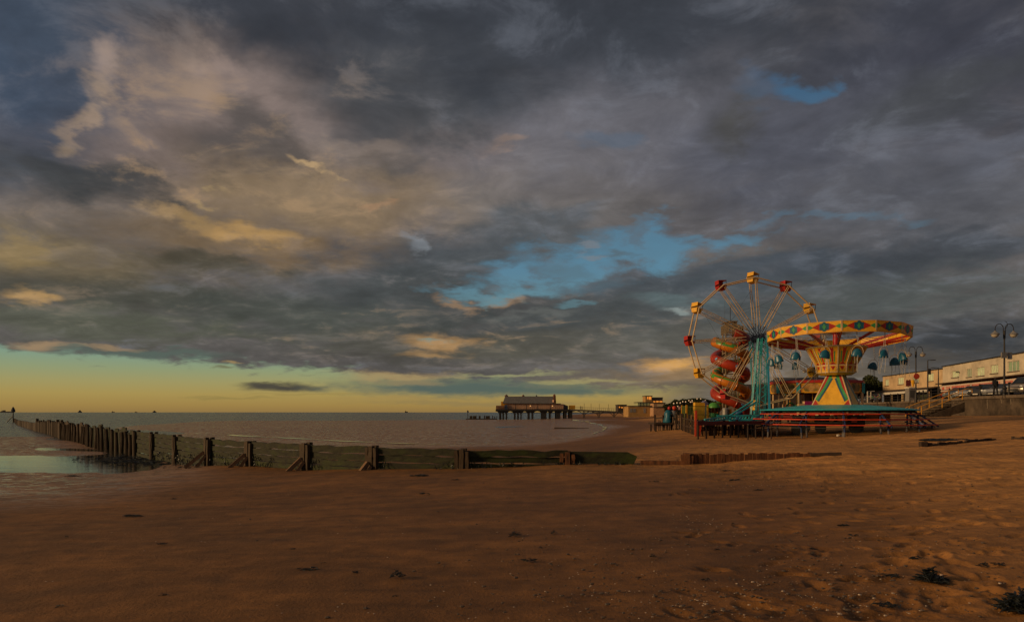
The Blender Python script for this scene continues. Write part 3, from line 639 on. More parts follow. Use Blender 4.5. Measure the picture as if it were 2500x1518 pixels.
# broken planks of a buried groyne on the right
def buried():
    t = thing('buried_groyne', foot(2370, 1082), 'half buried line of broken dark planks in the sand at the right', 'groyne')
    rnd = random.Random(3); pts = [(2252, 1090), (2290, 1086), (2330, 1084), (2375, 1079), (2430, 1073), (2470, 1072), (2500, 1072), (2560, 1070)]
    for a, b in zip(pts, pts[1:]):
        if a[0] == 2430: continue
        p, q = foot(*a), foot(*b); mb = MB(); n = 5
        for k in range(n):
            u = p.lerp(q, k/n); v = p.lerp(q, (k+.95)/n); h = rnd.uniform(.02, .10)
            mb.bar(u+Vector((0, 0, h-.12)), v+Vector((0, 0, h-.12+rnd.uniform(-.03, .03))), .09, .30)
        mb.build('plank', m_wood_d, t)
    p = foot(2254, 1090); mb = MB(); mb.box((p.x, p.y, p.z), (.28, .2, .42)); mb.box((p.x+.3, p.y+.05, p.z-.02), (.16, .16, .36)); mb.build('post', m_wood_d, t)
buried()
p = foot(1390, 1046); mb = MB(); mb.bar((p.x-2.6, p.y, p.z+.10), (p.x+3.2, p.y-1.5, p.z+.02), .3, .25)
tag(mb.build('beached_beam', m_wood_d, None, loc=(p.x, p.y, p.z)), 'dark timber beam lying at the edge of the wet flats', 'beam')
# ------------------------------------------------------------------ seaweed
def weed(px, py, w, kind, label, rnd):
    p = foot(px, py); s = w*1.35*p.y/FPX; mb = MB()
    n = int(26 if kind == 'strand' else 70)
    if w > 45: n = 320
    for k in range(n):
        a = rnd.uniform(0, 6.283); rr = rnd.random()**.6
        if kind == 'strand': c = p+Vector((math.cos(a)*rr*s*.5, math.sin(a)*rr*s*.34, .012+.02*rnd.random())); L = s*rnd.uniform(.15, .4); el = rnd.uniform(-.05, .12)
        else: c = p+Vector((math.cos(a)*rr*s*.36, math.sin(a)*rr*s*.33, .02+(1-rr)*s*.42*rnd.random())); L = s*rnd.uniform(.10, .26); el = rnd.uniform(-.1, .9)*(1-rr*.6)
        b = rnd.uniform(0, 6.283) if kind != 'strand' else rnd.gauss(0, .5)+(math.pi if rnd.random() < .5 else 0)
        d = Vector((math.cos(b)*math.cos(el), math.sin(b)*math.cos(el), math.sin(el))); wd = L*rnd.uniform(.05, .12)
        pts = [c+d*L*t+Vector((0, 0, -.25*L*t*t+.04*L*math.sin(t*7+a)))+Vector((math.sin(t*5+a), math.cos(t*4+a), 0))*L*.08 for t in (0, .35, .7, 1)]
        for q in pts: q.z = max(q.z, p.z+.004)
        mb.tube(pts, [wd*.6, wd, wd*.8, wd*.25], 4)
    tag(mb.build('seaweed', m_weed, None, loc=p), label, 'seaweed', 'seaweed lying on the sand')
rnd = random.Random(8)
WEED = [(2275, 1420, 62, 'clump', 'big bushy clump of dark seaweed on the sand at lower right'), (2492, 1492, 88, 'clump', 'largest dark seaweed heap, cut by the bottom right corner of the photo'),
 (1257, 1310, 30, 'clump', 'compact dark seaweed tuft in the middle of the beach'), (1352, 1305, 18, 'clump', 'small seaweed tuft just right of the middle tuft'), (1292, 1371, 28, 'strand', 'flat dark seaweed strip below the middle tuft'),
 (1320, 1341, 12, 'clump', 'tiny seaweed scrap between the middle tuft and the strip under it'), (752, 1393, 32, 'strand', 'sprawling seaweed strands at lower centre left'), (790, 1378, 10, 'strand', 'seaweed scrap just above the sprawling strands'), (868, 1399, 14, 'strand', 'short seaweed piece right of the sprawling strands'),
 (970, 1411, 36, 'clump', 'seaweed tuft trailing one long strand to its left'), (322, 1261, 28, 'strand', 'thin flat seaweed strip on the smooth left sand'), (394, 1330, 18, 'strand', 'short seaweed strip below the one on the left sand'), (163, 1314, 10, 'clump', 'lone seaweed dot on the left sand'),
 (715, 1345, 16, 'strand', 'seaweed scrap above the sprawling strands, lower centre left'), (1027, 1162, 32, 'strand', 'long seaweed strip close in front of the groyne'), (1038, 1206, 18, 'strand', 'seaweed strip a little nearer than the long one by the groyne'), (425, 1220, 12, 'clump', 'small seaweed knot left of centre behind the thin strip'),
 (1595, 1363, 18, 'clump', 'little seaweed tuft on the shell strewn sand'), (2235, 1365, 26, 'strand', 'slanting seaweed sprig above the big clump'), (2402, 1386, 26, 'clump', 'dark seaweed knot right of the big clump'), (2436, 1380, 22, 'strand', 'feathery seaweed strands right of the dark knot'),
 (1952, 1233, 18, 'clump', 'seaweed tuft halfway up the right hand sand'), (1795, 1173, 26, 'strand', 'seaweed line just below the end of the groyne'), (1778, 1150, 20, 'strand', 'upper seaweed scrap below the end of the groyne'), (1852, 1198, 18, 'strand', 'seaweed scrap below the seaweed line near the groyne end'), (1597, 1177, 18, 'strand', 'seaweed strip in front of the rusty groyne boards'),
 (2060, 1285, 26, 'strand', 'wispy blue grey seaweed on the right sand'), (1790, 1281, 10, 'clump', 'small round seaweed dot on the right sand'), (2080, 1308, 16, 'strand', 'seaweed scrap under the wispy piece'), (178, 1162, 22, 'strand', 'seaweed shred beside the tide pool'), (2175, 1408, 32, 'strand', 'thin spread seaweed strands left of the big clump'),
 (2120, 1075, 0, '', ''), (2310, 1075, 60, 'strand', 'seaweed heaped against the buried planks at the right'), (1750, 1344, 12, 'strand', 'seaweed scrap on the shelly sand'), (1985, 1343, 14, 'strand', 'short seaweed piece between the wisp and the slanting sprig'), (2170, 1480, 44, 'strand', 'reddish tangle of weed low on the right sand'),
 (143, 1484, 16, 'strand', 'seaweed scrap near the bottom left corner'), (400, 1456, 14, 'strand', 'seaweed scrap near the bottom edge, left of centre'), (1725, 1420, 16, 'strand', 'thin seaweed piece on the pebbly sand near the bottom'), (2000, 1108, 0, '', ''), (1110, 1172, 12, 'strand', 'short seaweed shred right of the long strip by the groyne'),
 (965, 1460, 12, 'strand', 'seaweed shred near the bottom edge at the centre'), (1560, 1413, 12, 'strand', 'seaweed shred below the little tuft on the shelly sand'), (1745, 1500, 18, 'strand', 'blue grey weed scrap at the bottom edge among the shells')]
for a in WEED:
    if a[2]: weed(*a, rnd)
# torn weed in the tide pool below the groyne
mb = MB(); rnd = random.Random(21)
for k in range(420):
    px = rnd.gauss(330, 70); py = 1124+(px-250)*.03+rnd.gauss(0, 7)
    if not 170 < px < 560: continue
    p = foot(px, py); p.z = max(p.z, -.815)+.01; L = rnd.uniform(.08, .45); a = rnd.gauss(.1, .6); d = Vector((math.cos(a), math.sin(a), 0))
    mb.tube([p, p+d*L*.5+Vector((0, .03, .02)), p+d*L], [.008, .014, .005], 4)
tag(mb.build('weed_litter', m_weed), 'dark torn weed strewn in the shallow water under the groyne', 'seaweed', kind='stuff')
# shells and pebbles
m_shell = mat('shell', (.46, .34, .24), .5, .5, 10); m_peb = mat('pebble', (.10, .07, .05), .7, .5, 10)
rnd = random.Random(33); ms = MB(); mp = MB()
def scat(mb, px, py, s):
    p = foot(px, py); r = s*.5; mb.ball((p.x, p.y, p.z+r*.25), r, 6, 4, 0, (1, rnd.uniform(.6, 1), .4), .15)
for k in range(800):
    px = rnd.gauss(1850, 330); py = 1150+360*rnd.random()**.8
    if 1300 < px < 2500: scat(ms, px, py, .008+.017*rnd.random()**2)
for k in range(420): scat(ms, rnd.gauss(1560, 140), rnd.gauss(1235, 26), .015+.014*rnd.random())
for k in range(260): scat(ms, rnd.gauss(1790, 60), rnd.gauss(1205, 45), .014+.02*rnd.random())
for k in range(200): scat(ms, rnd.uniform(0, 1500), rnd.uniform(1180, 1515), .014+.012*rnd.random())
for k in range(26): scat(ms, rnd.gauss(2000, 180), rnd.uniform(1390, 1515), .025+.022*rnd.random())
for k in range(1900): scat(mp, rnd.gauss(1850, 420), 1150+360*rnd.random(), .014+.045*rnd.random()**3)
tag(ms.build('shell_litter', m_shell), 'pale broken shells strewn over the sand', 'shells', kind='stuff')
tag(mp.build('pebble_litter', m_peb), 'dark pebbles and bits scattered over the sand', 'pebbles', kind='stuff')
for k, (px, py) in enumerate(((2100, 1496), (1965, 1440), (2015, 1466))): pass
mb = MB(); p = foot(2047, 1065)
mb.ball(p+Vector((0, 0, .06)), .12, 9, 6, 0, (1, .7, .6), .25); mb.ball(p+Vector((.15, .02, .04)), .07, 7, 5, 0, (1, .7, .6), .25)
tag(mb.build('crumpled_bag', m_white, None, loc=p), 'small crumpled white bag on the sand in front of the swing ride', 'litter')
m_blueD = mat('faded_blue', (.02, .045, .13), .5, .3, 5, grime='1A1410', gs=3); m_steelD = mat('dull_steel', (.14, .125, .12), .6, .3, 6, grime='2A1A10', gs=4)
# ------------------------------------------------------------------ swing ride
def swing_ride():
    CX, CY = 22.6, 45.7; C = Vector((CX, CY, 0)); g0 = gz(CX, CY)
    R_ = thing('swing_ride', (CX, CY, g0), 'chair swing ride with a round yellow and red painted canopy above a turquoise deck', 'fairground ride')
    vd = Vector((CX, CY, 0)).normalized(); face0 = math.atan2(-CY, -CX); A0 = face0+math.radians(4); NS = 14
    tilt = math.tan(math.radians(2.2))
    def T(p): p = Vector(p); p.z -= (p-C).dot(vd)*tilt; return p
    def P(r, a, z): return Vector((CX+r*math.cos(a), CY+r*math.sin(a), z))
    def ang(k): return A0+2*math.pi*k/NS
    UP = Vector((0, 0, 1))
    # fascia panels
    RC, ZB, ZT = 4.55, 6.86, 7.54
    for k in range(NS):
        a, b = P(RC, ang(k), 0), P(RC, ang(k+1), 0); ta, tb = T(a), T(b); n = ((a+b)/2-C); n.z = 0; n.normalize()
        def Q(s_, t, off=0): 
            p = ta.lerp(tb, (s_+1)/2); return Vector((p.x, p.y, p.z+ZB+(ZT-ZB)*t))+n*(off+.05*t)
        mb = MB(); mb.slab([Q(-1, 0), Q(1, 0), Q(1, 1), Q(-1, 1)], -n*.05, 0)
        def poly(pts, m, lay): mb.slab([Q(x, y, .004*lay+.001) for x, y in pts], n*.003, m)
        poly([(-.88, .5), (-.62, .42), (-.25, .16), (.25, .16), (.62, .42), (.88, .5), (.62, .58), (.25, .84), (-.25, .84), (-.62, .58)], 1, 1)
        fl = []
        for i in range(24):
            t = i*2*math.pi/24; rr = .90-.10*math.cos(6*t)
            fl.append((.33*rr*math.cos(t), .5+.47*rr*math.sin(t)))
        poly(fl, 2, 2); poly([(-.11, .5), (0, .2), (.11, .5), (0, .8)], 3, 3)
        for s_ in (-1, 1): poly([(s_*.95, .30), (s_*.84, .32), (s_*.64, .5), (s_*.84, .68), (s_*.95, .70)], 3, 2); poly([(s_*.95, .02), (s_*.95, .98), (s_*1.0, .98), (s_*1.0, .02)], 4, 3)
        poly([(-1, .965), (1, .965), (1, 1), (-1, 1)], 4, 4); poly([(-1, 0), (1, 0), (1, .03), (-1, .03)], 4, 4)
        mb.build('fascia_panel', [m_gold, m_red, m_teal, m_green, m_cream], R_)
    mb = MB()
    for k in range(NS):
        a, b = T(P(RC-.02, ang(k), ZB)), T(P(RC-.02, ang(k+1), ZB)); mb.bar(a, b, .10, .08)
        a, b = T(P(RC-.02, ang(k), ZT-.03)), T(P(RC-.02, ang(k+1), ZT-.03)); mb.bar(a, b, .06, .06)
    mb.build('canopy_ring', m_yellow, R_)
    # red sweeps, wires, mast
    for k in range(NS):
        mb = MB(); mb.bar(T(P(1.2, ang(k), 6.28)), T(P(RC-.05, ang(k), ZB+.08)), .10, .15); mb.build('sweep', m_red, R_)
    mb = MB(); mb.tube([P(0, 0, 6.0), P(0, 0, 7.35)], .21, 14); mb.lathe([(.3, 7.35), (.34, 7.45), (.12, 7.6)], 14, C); mb.build('mast', m_red, R_, smooth=True)
    mb = MB()
    for k in range(NS):
        t0 = P(.2, ang(k), 7.4)
        for da in (-.5, 0, .5): mb.tube([t0, T(P(RC-.1, ang(k+da), ZT-.12))], .011, 4)
        mb.tube([t0, T(P(2.6, ang(k), 6.62))], .011, 4); mb.tube([T(P(3.0, ang(k), 6.7)), T(P(3.0, ang(k+1), 6.7))], .012, 4)
    mb.build('wire', m_steel, R_)
    # flared drum
    def drum(r0, z0, r1, z1, painter, nm, mats, curve=0):
        for k in range(NS):
            a0, b0, a1, b1 = P(r0, ang(k), z0), P(r0, ang(k+1), z0), P(r1, ang(k), z1), P(r1, ang(k+1), z1)
            n = (b0-a0).cross(a1-a0).normalized()
            if n.dot((a0+b0)/2-P(0, 0, z0)) < 0: n = -n
            def Q(s_, t, off=0): return a0.lerp(b0, (s_+1)/2).lerp(a1.lerp(b1, (s_+1)/2), t)+n*off
            mb = MB(); mb.slab([Q(-1, 0), Q(1, 0), Q(1, 1), Q(-1, 1)], -n*.03, 0)
            painter(lambda pts, m, lay=1: mb.slab([Q(x, y, .004*lay+.001) for x, y in pts], n*.003, m))
            mb.bar(Q(-1, 0, .0), Q(-1, 1, .0), .075, .05, 3)
            mb.build(nm, mats, R_)
    def flare(pl):
        pl([(-.26, .97), (0, .88), (.26, .97), (.13, .15), (-.13, .15)], 1)
        for s_ in (-1, 1): pl([(s_*.36, .72), (s_*.54, .76), (s_*.44, .16), (s_*.28, .16)], 2)
        pl([(-.62, .0), (.62, .0), (.15, .13), (-.15, .13)], 1, 2)
    drum(1.31, 5.16, 1.94, 6.34, flare, 'drum_panel', [m_yellow, m_red, m_green, m_cream])
    def band(pl):
        pl([(-1, .86), (1, .86), (1, 1), (-1, 1)], 3); pl([(-1, 0), (1, 0), (1, .1), (-1, .1)], 3)
        pl([(-.5, .78), (.5, .78), (0, .28)], 1, 2); pl([(-.80, .1), (-.62, .8), (-.80, .8)], 2, 2); pl([(.80, .1), (.62, .8), (.80, .8)], 2, 2)
    drum(1.24, 4.62, 1.31, 5.16, band, 'band_panel', [m_gold, m_red, m_cream, m_cream])
    mb = MB(); mb.lathe([(1.0, 4.46), (1.24, 4.62), (1.24, 4.64), (.9, 4.64)], NS, C, a0=A0); mb.build('drum_base', m_yellow, R_)
    mb = MB(); mb.lathe([(1.97, 6.33), (2.02, 6.38), (1.95, 6.42), (1.1, 6.42)], NS, C, a0=A0); mb.build('drum_rim', m_cream, R_)
    # painted pyramid base
    yaw = math.atan2(-CX, CY)*1.0-math.radians(12)       # turned so that its right face just shows
    yaw = -math.atan2(CX, CY)-math.radians(10)
    yaw -= math.radians(4); rot = Matrix.Rotation(yaw, 3, 'Z'); hb, ht, z0, z1 = 1.27, .43, 2.36, 4.66
    for f in range(4):
        fr = rot @ Matrix.Rotation(f*math.pi/2, 3, 'Z'); H = z1-z0
        def Q(px, py, off=0):                            # pattern pixels -> face
            t = (1315-py)/665.; x = (px-745)/365.*hb; dpt = hb+(ht-hb)*t
            lim = hb+(ht-hb)*t; x = max(-lim, min(lim, x))
            nn = fr @ Vector((0, -H, hb-ht)).normalized()
            return Vector((CX, CY, z0+H*t))+fr @ Vector((x, -dpt, 0))+nn*off
        mb = MB(); mb.slab([Q(300, 1315), Q(1190, 1315), Q(1190, 650), Q(300, 650)], fr @ Vector((0, .03, 0)), 0)
        nn = fr @ Vector((0, -H, hb-ht)).normalized()
        for s_ in (-1, 1):
            X = lambda v: 745+s_*v
            for pts, m, lay in (([(-105, 650), (-62, 650), (-170, 950), (-293, 1190), (-312, 1190), (-217, 950)], 1, 1), ([(-60, 650), (-12, 650), (-45, 770), (-122, 950), (-262, 1225), (-305, 1185), (-170, 950)], 2, 2), ([(-50, 768), (-10, 768), (-88, 950), (-232, 1240), (-264, 1222), (-124, 950)], 3, 3),
                                ([(-311, 1190), (-222, 1315), (-350, 1315)], 1, 2), ([(-365, 1315), (-345, 1315), (-102, 650), (-125, 650)], 4, 4)):
                mb.slab([Q(X(a), b, .004*lay) for a, b in pts], nn*.003, m)
        mb.slab([Q(715, 652, .016), Q(775, 652, .016), Q(775, 735, .016), Q(715, 735, .016)], nn*.003, 5)
        mb.build('base_panel', [m_gold, m_red, m_green, m_teal, m_cream, m_orange], R_)
    # deck
    mb = MB(); mb.lathe([(4.98, 2.01), (5.02, 2.04), (4.98, 2.09), (2.0, 2.40), (.3, 2.44)], 28, C, a0=A0, mats=[0]*4)
    mb.build('deck', m_turq, R_)
    mb = MB()
    for k in range(NS): mb.bar(P(.5, ang(k), 2.2), P(4.72, ang(k), 1.94), .1, .16)
    for r in (2.2, 4.5):
        for k in range(NS): mb.bar(P(r, ang(k), 1.96), P(r, ang(k+1), 1.96), .08, .14)
    mb.build('deck_frame', m_dark, R_)
    # three tiers of red step boards round the front
    for (r, z, k0, k1) in ((4.93, 1.82, -6, 4), (5.42, 1.47, -6, 4), (5.86, 1.13, -6, 4)):
        for k in range(k0, k1):
            mb = MB(); mb.slab([P(r-.16, ang(k), z), P(r+.12, ang(k), z), P(r+.12, ang(k+1), z), P(r-.16, ang(k+1), z)], (0, 0, -.06)); mb.build('step_board', m_scarlet, R_)
        mb = MB()
        for k in range(k0, k1): mb.bar(P(r-.2, ang(k), z-.22), P(r-.2, ang(k+1), z-.22), .035, .035)
        mb.build('rail', m_dark, R_)
    for k in range(-6, 5):
        mb = MB(); a = ang(k)+.015
        mb.bar(P(4.7, a, 1.93), P(6.0, a, .98), .05, .11); mb.bar(P(4.7, a, 1.30), P(5.8, a, .95), .05, .05); mb.build('stringer', m_blueD, R_)
        for r, zt in ((4.86, 1.80), (5.62, 1.14)):
            q = P(r, a, 0); zg = gz(q.x, q.y)-.15; zm = zt-(zt-zg)*.52; jx = .05 if k % 2 else -.04
            mb = MB(); mb.tube([q+Vector((0, 0, zt)), q+Vector((jx*.3, 0, zm))], .055, 8, 0); mb.tube([q+Vector((jx*.3, 0, zm)), q+Vector((jx, 0, zg))], .062, 8, 1); mb.build('leg', [m_blueD, m_steelD], R_)
        mb = MB(); q = P(4.86, a, 0); w = P(5.62, a, 0); mb.bar(q+Vector((0, 0, .95)), w+Vector((0, 0, .75)), .04, .04); mb.build('brace', m_dark, R_)
    # trailer chassis under the deck
    mb = MB(); Rz = Matrix.Rotation(-.35, 3, 'Z'); c = Vector((CX-.5, CY+.3, 0))
    mb.box(c+Vector((0, 0, 1.55)), (4.6, 1.8, .24), 0, Rz); mb.box(c+Vector((0, 0, 1.2)), (4.6, 1.2, .5), 0, Rz)
    for x in (-2.0, 1.9): mb.box(c+Rz @ Vector((x, -.9, .95)), (.5, .4, 1.3), 0, Rz); mb.box(c+Rz @ Vector((x, .9, .95)), (.5, .4, 1.3), 0, Rz)
    mb.build('chassis', m_dark, R_)
    for x in (-1.5, -.5, 1.6):
        q = c+Rz @ Vector((x, -1.05, .82)); mb = MB(); ax = Rz @ Vector((0, -.14, 0)); mb.tube([q-ax, q+ax], .36, 16); mb.build('wheel', m_rubber, R_)
    mb = MB(); mb.box(c+Rz @ Vector((3.1, -.4, 1.55)), (1.5, .06, .55), 0, Rz); mb.build('side_board', m_orange, R_)
    mb = MB(); q = c+Rz @ Vector((.2, -1.4, 1.5)); mb.tube([q+Vector((.16*math.cos(t), 0, .16*math.sin(t))) for t in np.linspace(0, 6.283, 13)[:-1]], .045, 6, closed=True); mb.build('life_ring', m_cream, R_)
    # stored show boards and drive gear under the deck
    rnd = random.Random(31)
    for k in range(8):
        u = -4.0+5.4*(k+.5)/8; p = C+Vector((math.cos(face0+math.pi/2), math.sin(face0+math.pi/2), 0))*u-vd*rnd.uniform(1.0, 2.8)
        w_, h_ = rnd.uniform(.25, .7), rnd.uniform(.2, .5); z_ = rnd.uniform(1.35, 1.6); mb = MB(); mb.box((p.x, p.y, z_), (w_, .05, h_), 0, Matrix.Rotation(rnd.uniform(-.5, .1), 3, 'Z')); mb.build('show_board', rnd.choice((m_red, m_scarlet, m_redfib, m_orange, m_dark, m_dark)), R_)
    # hanging seats
    rnd = random.Random(17)
    shell = None
    for k in range(NS):
        a = ang(k)+math.radians(12); yawk = face0+math.pi/2+math.pi+rnd.uniform(-.9, .9)+math.pi*(k in (3, 9)); sw = rnd.uniform(-.1, .1)
        hang = T(P(4.15, a, ZB)); seat = Vector((hang.x+sw, hang.y, hang.z-1.42+rnd.uniform(-.08, .08)))
        rz = Matrix.Rotation(yawk, 3, 'Z') @ Matrix.Rotation(rnd.uniform(-.3, .25), 3, 'Y'); se = lambda x, y, z: seat+rz @ Vector((x, y, z))
        mb = MB(); nu, nv = 9, 6; vs = []                # rounded shell: back and sides curling round the rider
        for j in range(nv+1):
            t = j/nv; z = -.24+.52*t; rr = .33*math.sqrt(max(.02, 1-(t*.97)**2.2))
            for i in range(nu): b = math.pi*(.02+.96*i/(nu-1)); vs.append(se(rr*math.cos(b), .20*math.sin(b)*(1-.3*t), z))
        fs = [(j*nu+i, j*nu+i+1, (j+1)*nu+i+1, (j+1)*nu+i) for j in range(nv) for i in range(nu-1)]
        mb.add(vs, fs); mb.face([vs[i] for i in range(nu)]); pass
        s_ = mb.build('seat', m_seat, R_, smooth=True)
        sd_ = s_.modifiers.new('solid', 'SOLIDIFY'); sd_.thickness = .025
        mb = MB(); arch = [se(.33*math.cos(t), .03, .05+.42*math.sin(t)) for t in np.linspace(0, math.pi, 11)]; mb.tube(arch, .017, 5); mb.tube([se(.30, 0, -.2), se(.33, .03, .05)], .017, 5); mb.tube([se(-.30, 0, -.2), se(-.33, .03, .05)], .017, 5); mb.tube([se(.3, -.15, .02), se(-.3, -.15, .02)], .014, 5)
        mb.build('seat_frame', m_cream, s_)
        mb = MB(); top = se(0, .03, .47); mb.tube([top, hang], .016, 4); mb.tube([top+Vector((.1, 0, .0)), hang+Vector((.06, 0, 0))], .012, 4); mb.build('chain', m_steel, s_)
        mb = MB()
        for i in range(4):
            q = se(rnd.uniform(-.28, .28), rnd.uniform(-.2, .2), -.15); mb.tube([q, q+Vector((rnd.uniform(-.12, .12), 0, -rnd.uniform(.45, 1.15)))], .013, 4)
        mb.build('foot_chain', m_steel, s_)
swing_ride()
# ------------------------------------------------------------------ big wheel
def big_wheel():
    Yc = 50.0; H = at(1850, 826, Yc); al = math.radians(3); e1 = Vector((math.cos(al), math.sin(al), 0)); ax = Vector((-math.sin(al), math.cos(al), 0)); UZ = Vector((0, 0, 1))
    ctr = H+e1*(-8/32)-UZ*(10/32*0)                        # hub
    W = .55; g0 = gz(H.x, H.y)
    T = thing('ferris_wheel', (H.x, H.y, g0), 'ferris wheel with cream spokes, red and yellow gondolas and a turquoise lattice tower', 'ferris wheel')
    hub = H
    angs = [95, 126, 155, 183, 211, 240, 268, 298, 329, 359, 29, 61]; rad = [146, 156, 167, 169, 169, 160, 166, 165, 163, 156, 148, 144]
    def rp(k, side, r=1.0, dp=0):
        a = math.radians(angs[k % 12]); R = rad[k % 12]/32*r
        return hub+e1*(R*math.cos(a))+UZ*(R*math.sin(a))+ax*(side*W)+(e1*-math.sin(a)+UZ*math.cos(a))*dp
    for k in range(12):
        mb = MB()
        for sd_ in (-1, 1):
            for dp in (-.075, .075):
                mb.tube([rp(k, sd_*.75, .20, dp*1.6), rp(k, sd_, .97, dp*.7)], .030, 5)
            for r in (.35, .5, .65, .8): mb.tube([rp(k, sd_*(.75+.25*r), r, -.1), rp(k, sd_*(.75+.25*r), r+.015, .1)], .014, 4)
        sp = mb.build('spoke', m_cream, T)
        mb = MB()
        for sd_ in (-1, 1):
            for dp in (-.12, .12): mb.tube([rp(k, sd_*.75, .03, dp*.6), rp(k, sd_*.75, .26, dp*.8)], .020, 5)
            mb.tube([rp(k, sd_*.4, .05, 0), rp(k, sd_*.78, .22, .05)], .014, 5)
        mb.tube([rp(k, -.4, .06, 0), rp(k, .4, .06, 0)], .014, 4)
        mb.build('spoke_root', m_navy, sp)
        mb = MB()
        for sd_ in (-1, 1): mb.tube([rp(k, sd_), rp(k+1, sd_)], .052, 6)
        mb.tube([rp(k, -1), rp(k, 1)], .03, 5); mb.build('rim_bar', m_cream, T)
    mb = MB()
    for k in range(12):
        mb.tube([rp(k, -1, .52), rp(k+1, -1, .52)], .006, 4); mb.tube([rp(k, 1, .82), rp(k+2, 1, .45)], .006, 4)
    mb.build('wire', m_dark, T)
    # gondolas
    for k in range(12):
        if k == 5 or k == 7: colr = m_red
        if k == 7: continue
        red = k in (1, 3, 5, 9, 11); p = rp(k, 0); s = random.Random(k).uniform(-.25, .25); mt = m_red if red else m_gold
        rz = Matrix.Rotation(math.radians(20)+s, 3, 'Z') @ Matrix.Rotation(s*.7+.08, 3, 'Y')
        def q(x, y, z): return p+rz @ Vector((x, y, z))
        w, d, h = .31, .29, .31; mb = MB()
        # tub: tapered box with a low open front, and a flat hood on four stays
        lo = [q(-w*.72, -d*.8, -h), q(w*.72, -d*.8, -h), q(w*.72, d*.8, -h), q(-w*.72, d*.8, -h)]; up = [q(-w, -d, .0), q(w, -d, .0), q(w, d, .0), q(-w, d, .0)]
        mb.add(lo+up, [(3, 2, 1, 0), (0, 1, 5, 4), (1, 2, 6, 5), (2, 3, 7, 6), (3, 0, 4, 7)]); mb.bar(q(-w, -d, .0), q(w, -d, .0), .05, .05); mb.bar(q(-w, d, 0), q(w, d, 0), .05, .05)
        g = mb.build('gondola', mt, T); sd2 = g.modifiers.new('solid', 'SOLIDIFY'); sd2.thickness = .03
        g['label'] = ('red' if red else 'yellow')+' square gondola with a flat hood'
        mb = MB()
        mb.slab([q(-w*1.05, -d*1.05, .36), q(w*1.05, -d*1.05, .36), q(w*1.05, d*1.05, .36), q(-w*1.05, d*1.05, .36)], rz @ Vector((0, 0, .06)))
        mb.slab([q(-w*1.05, -d*1.05, .36), q(-w*1.05, d*1.05, .36), q(-w*1.05, d*1.05, .10), q(-w*1.05, -d*1.05, .14)], rz @ Vector((.03, 0, 0)))
        mb.slab([q(-w*1.05, d*1.05, .36), q(w*1.05, d*1.05, .36), q(w*1.05, d*1.05, -.1), q(-w*1.05, d*1.05, -.1)], rz @ Vector((0, -.03, 0)))
        mb.build('hood', mt, g)
        mb = MB()
        for a_ in (-1, 1):
            for b_ in (-1, 1): mb.tube([q(a_*w*.95, b_*d*.95, 0), q(a_*w*.95, b_*d*.95, .37)], .02, 4)
        mb.build('stay', m_wood_d, g)
    # hub
    mb = MB(); mb.tube([hub-ax*.85, hub+ax*.85], .16, 12); mb.tube([hub-ax*.62, hub-ax*.5], .30, 12); mb.tube([hub+ax*.5, hub+ax*.62], .30, 12)
    for i in range(18):
        a = i*math.pi/9; mb.tube([hub-ax*.72, hub-ax*.56+(e1*math.cos(a)+UZ*math.sin(a))*.5], .011, 4)
    mb.build('hub', m_navy, T, smooth=True)
    # tower: two lattice legs in front, two behind, one raking beam
    def lattice(p, q, w, nm='tower_leg', w2=None, mt=m_turq, nbay=16):
        mb = MB(); w2 = w2 or w; ex = e1
        for s_ in (-1, 1): mb.bar(p+ex*s_*w/2, q+ex*s_*w2/2, .052, .052); mb.bar(p+ex*s_*w/2+ax*w*.8, q+ex*s_*w2/2+ax*w*.8, .035, .035)
        for i in range(nbay):
            a, b = p.lerp(q, i/nbay), p.lerp(q, (i+1)/nbay); wa, wb = w+(w2-w)*i/nbay, w+(w2-w)*(i+1)/nbay; s_ = 1 if i % 2 else -1
            mb.tube([a+ex*s_*wa/2, b-ex*s_*wb/2], .022, 4)
        mb.build(nm, mt, T)
    F = hub-ax*.95; Bk = hub+ax*.95; zb = 1.75
    def base(px, Y, y=None): v = at(px, 1000, Y); v.z = zb if y is None else y; return v
    lattice(F+e1*-.22-UZ*.1, base(1840, 48.2), .26, w2=.34)
    lattice(F+e1*.12-UZ*.05, base(1861, 48.2, 1.6), .34, w2=.50, nbay=18)
    lattice(Bk+e1*-.1-UZ*.1, base(1850, 51.9), .22, w2=.5)
    mb = MB(); mb.bar(F+e1*.30, base(1879, 47.0, 1.6), .15, .14); mb.build('tower_leg', mat('sky_blue_paint', (.02, .22, .36), .4, .2, 3), T)
    for dx in (0, 8):
        mb = MB(); mb.bar(at(1838+dx, 978+dx*.4, 48.1), at(1776+dx, 1018+dx*.3, 47.6), .13, .09); mb.build('strut', m_turq, T)
    # lattice base girders
    def girder(a, b, h, n):
        mb = MB(); dn = Vector((0, 0, -h))
        mb.bar(a, b, .09, .09); mb.bar(a+dn, b+dn, .09, .09)
        for i in range(n):
            p, q = a.lerp(b, i/n), a.lerp(b, (i+1)/n); mb.tube([p, q+dn], .026, 4); mb.tube([p+dn, q], .026, 4)
        mb.build('base_girder', m_turq, T)
    girder(at(1780, 1015, 47.4), at(1862, 1013, 47.4), .34, 11); girder(at(1780, 1015, 47.4), at(1720, 1024, 43.5), .20, 10); girder(at(1862, 1013, 51.6), at(1750, 1014, 51.6), .34, 12)
    # deck on stilts
    dk = [at(1702, 1031, 43.2), at(1866, 1030, 44.4), at(1866, 1027, 54), at(1720, 1026, 55)]
    for v in dk: v.z = 1.20
    mb = MB(); mb.slab(dk, (0, 0, -.12)); mb.build('deck', mat('maroon_paint', (.10, .014, .014), .55, .3, 3, grime='1A100C', gs=2), T)
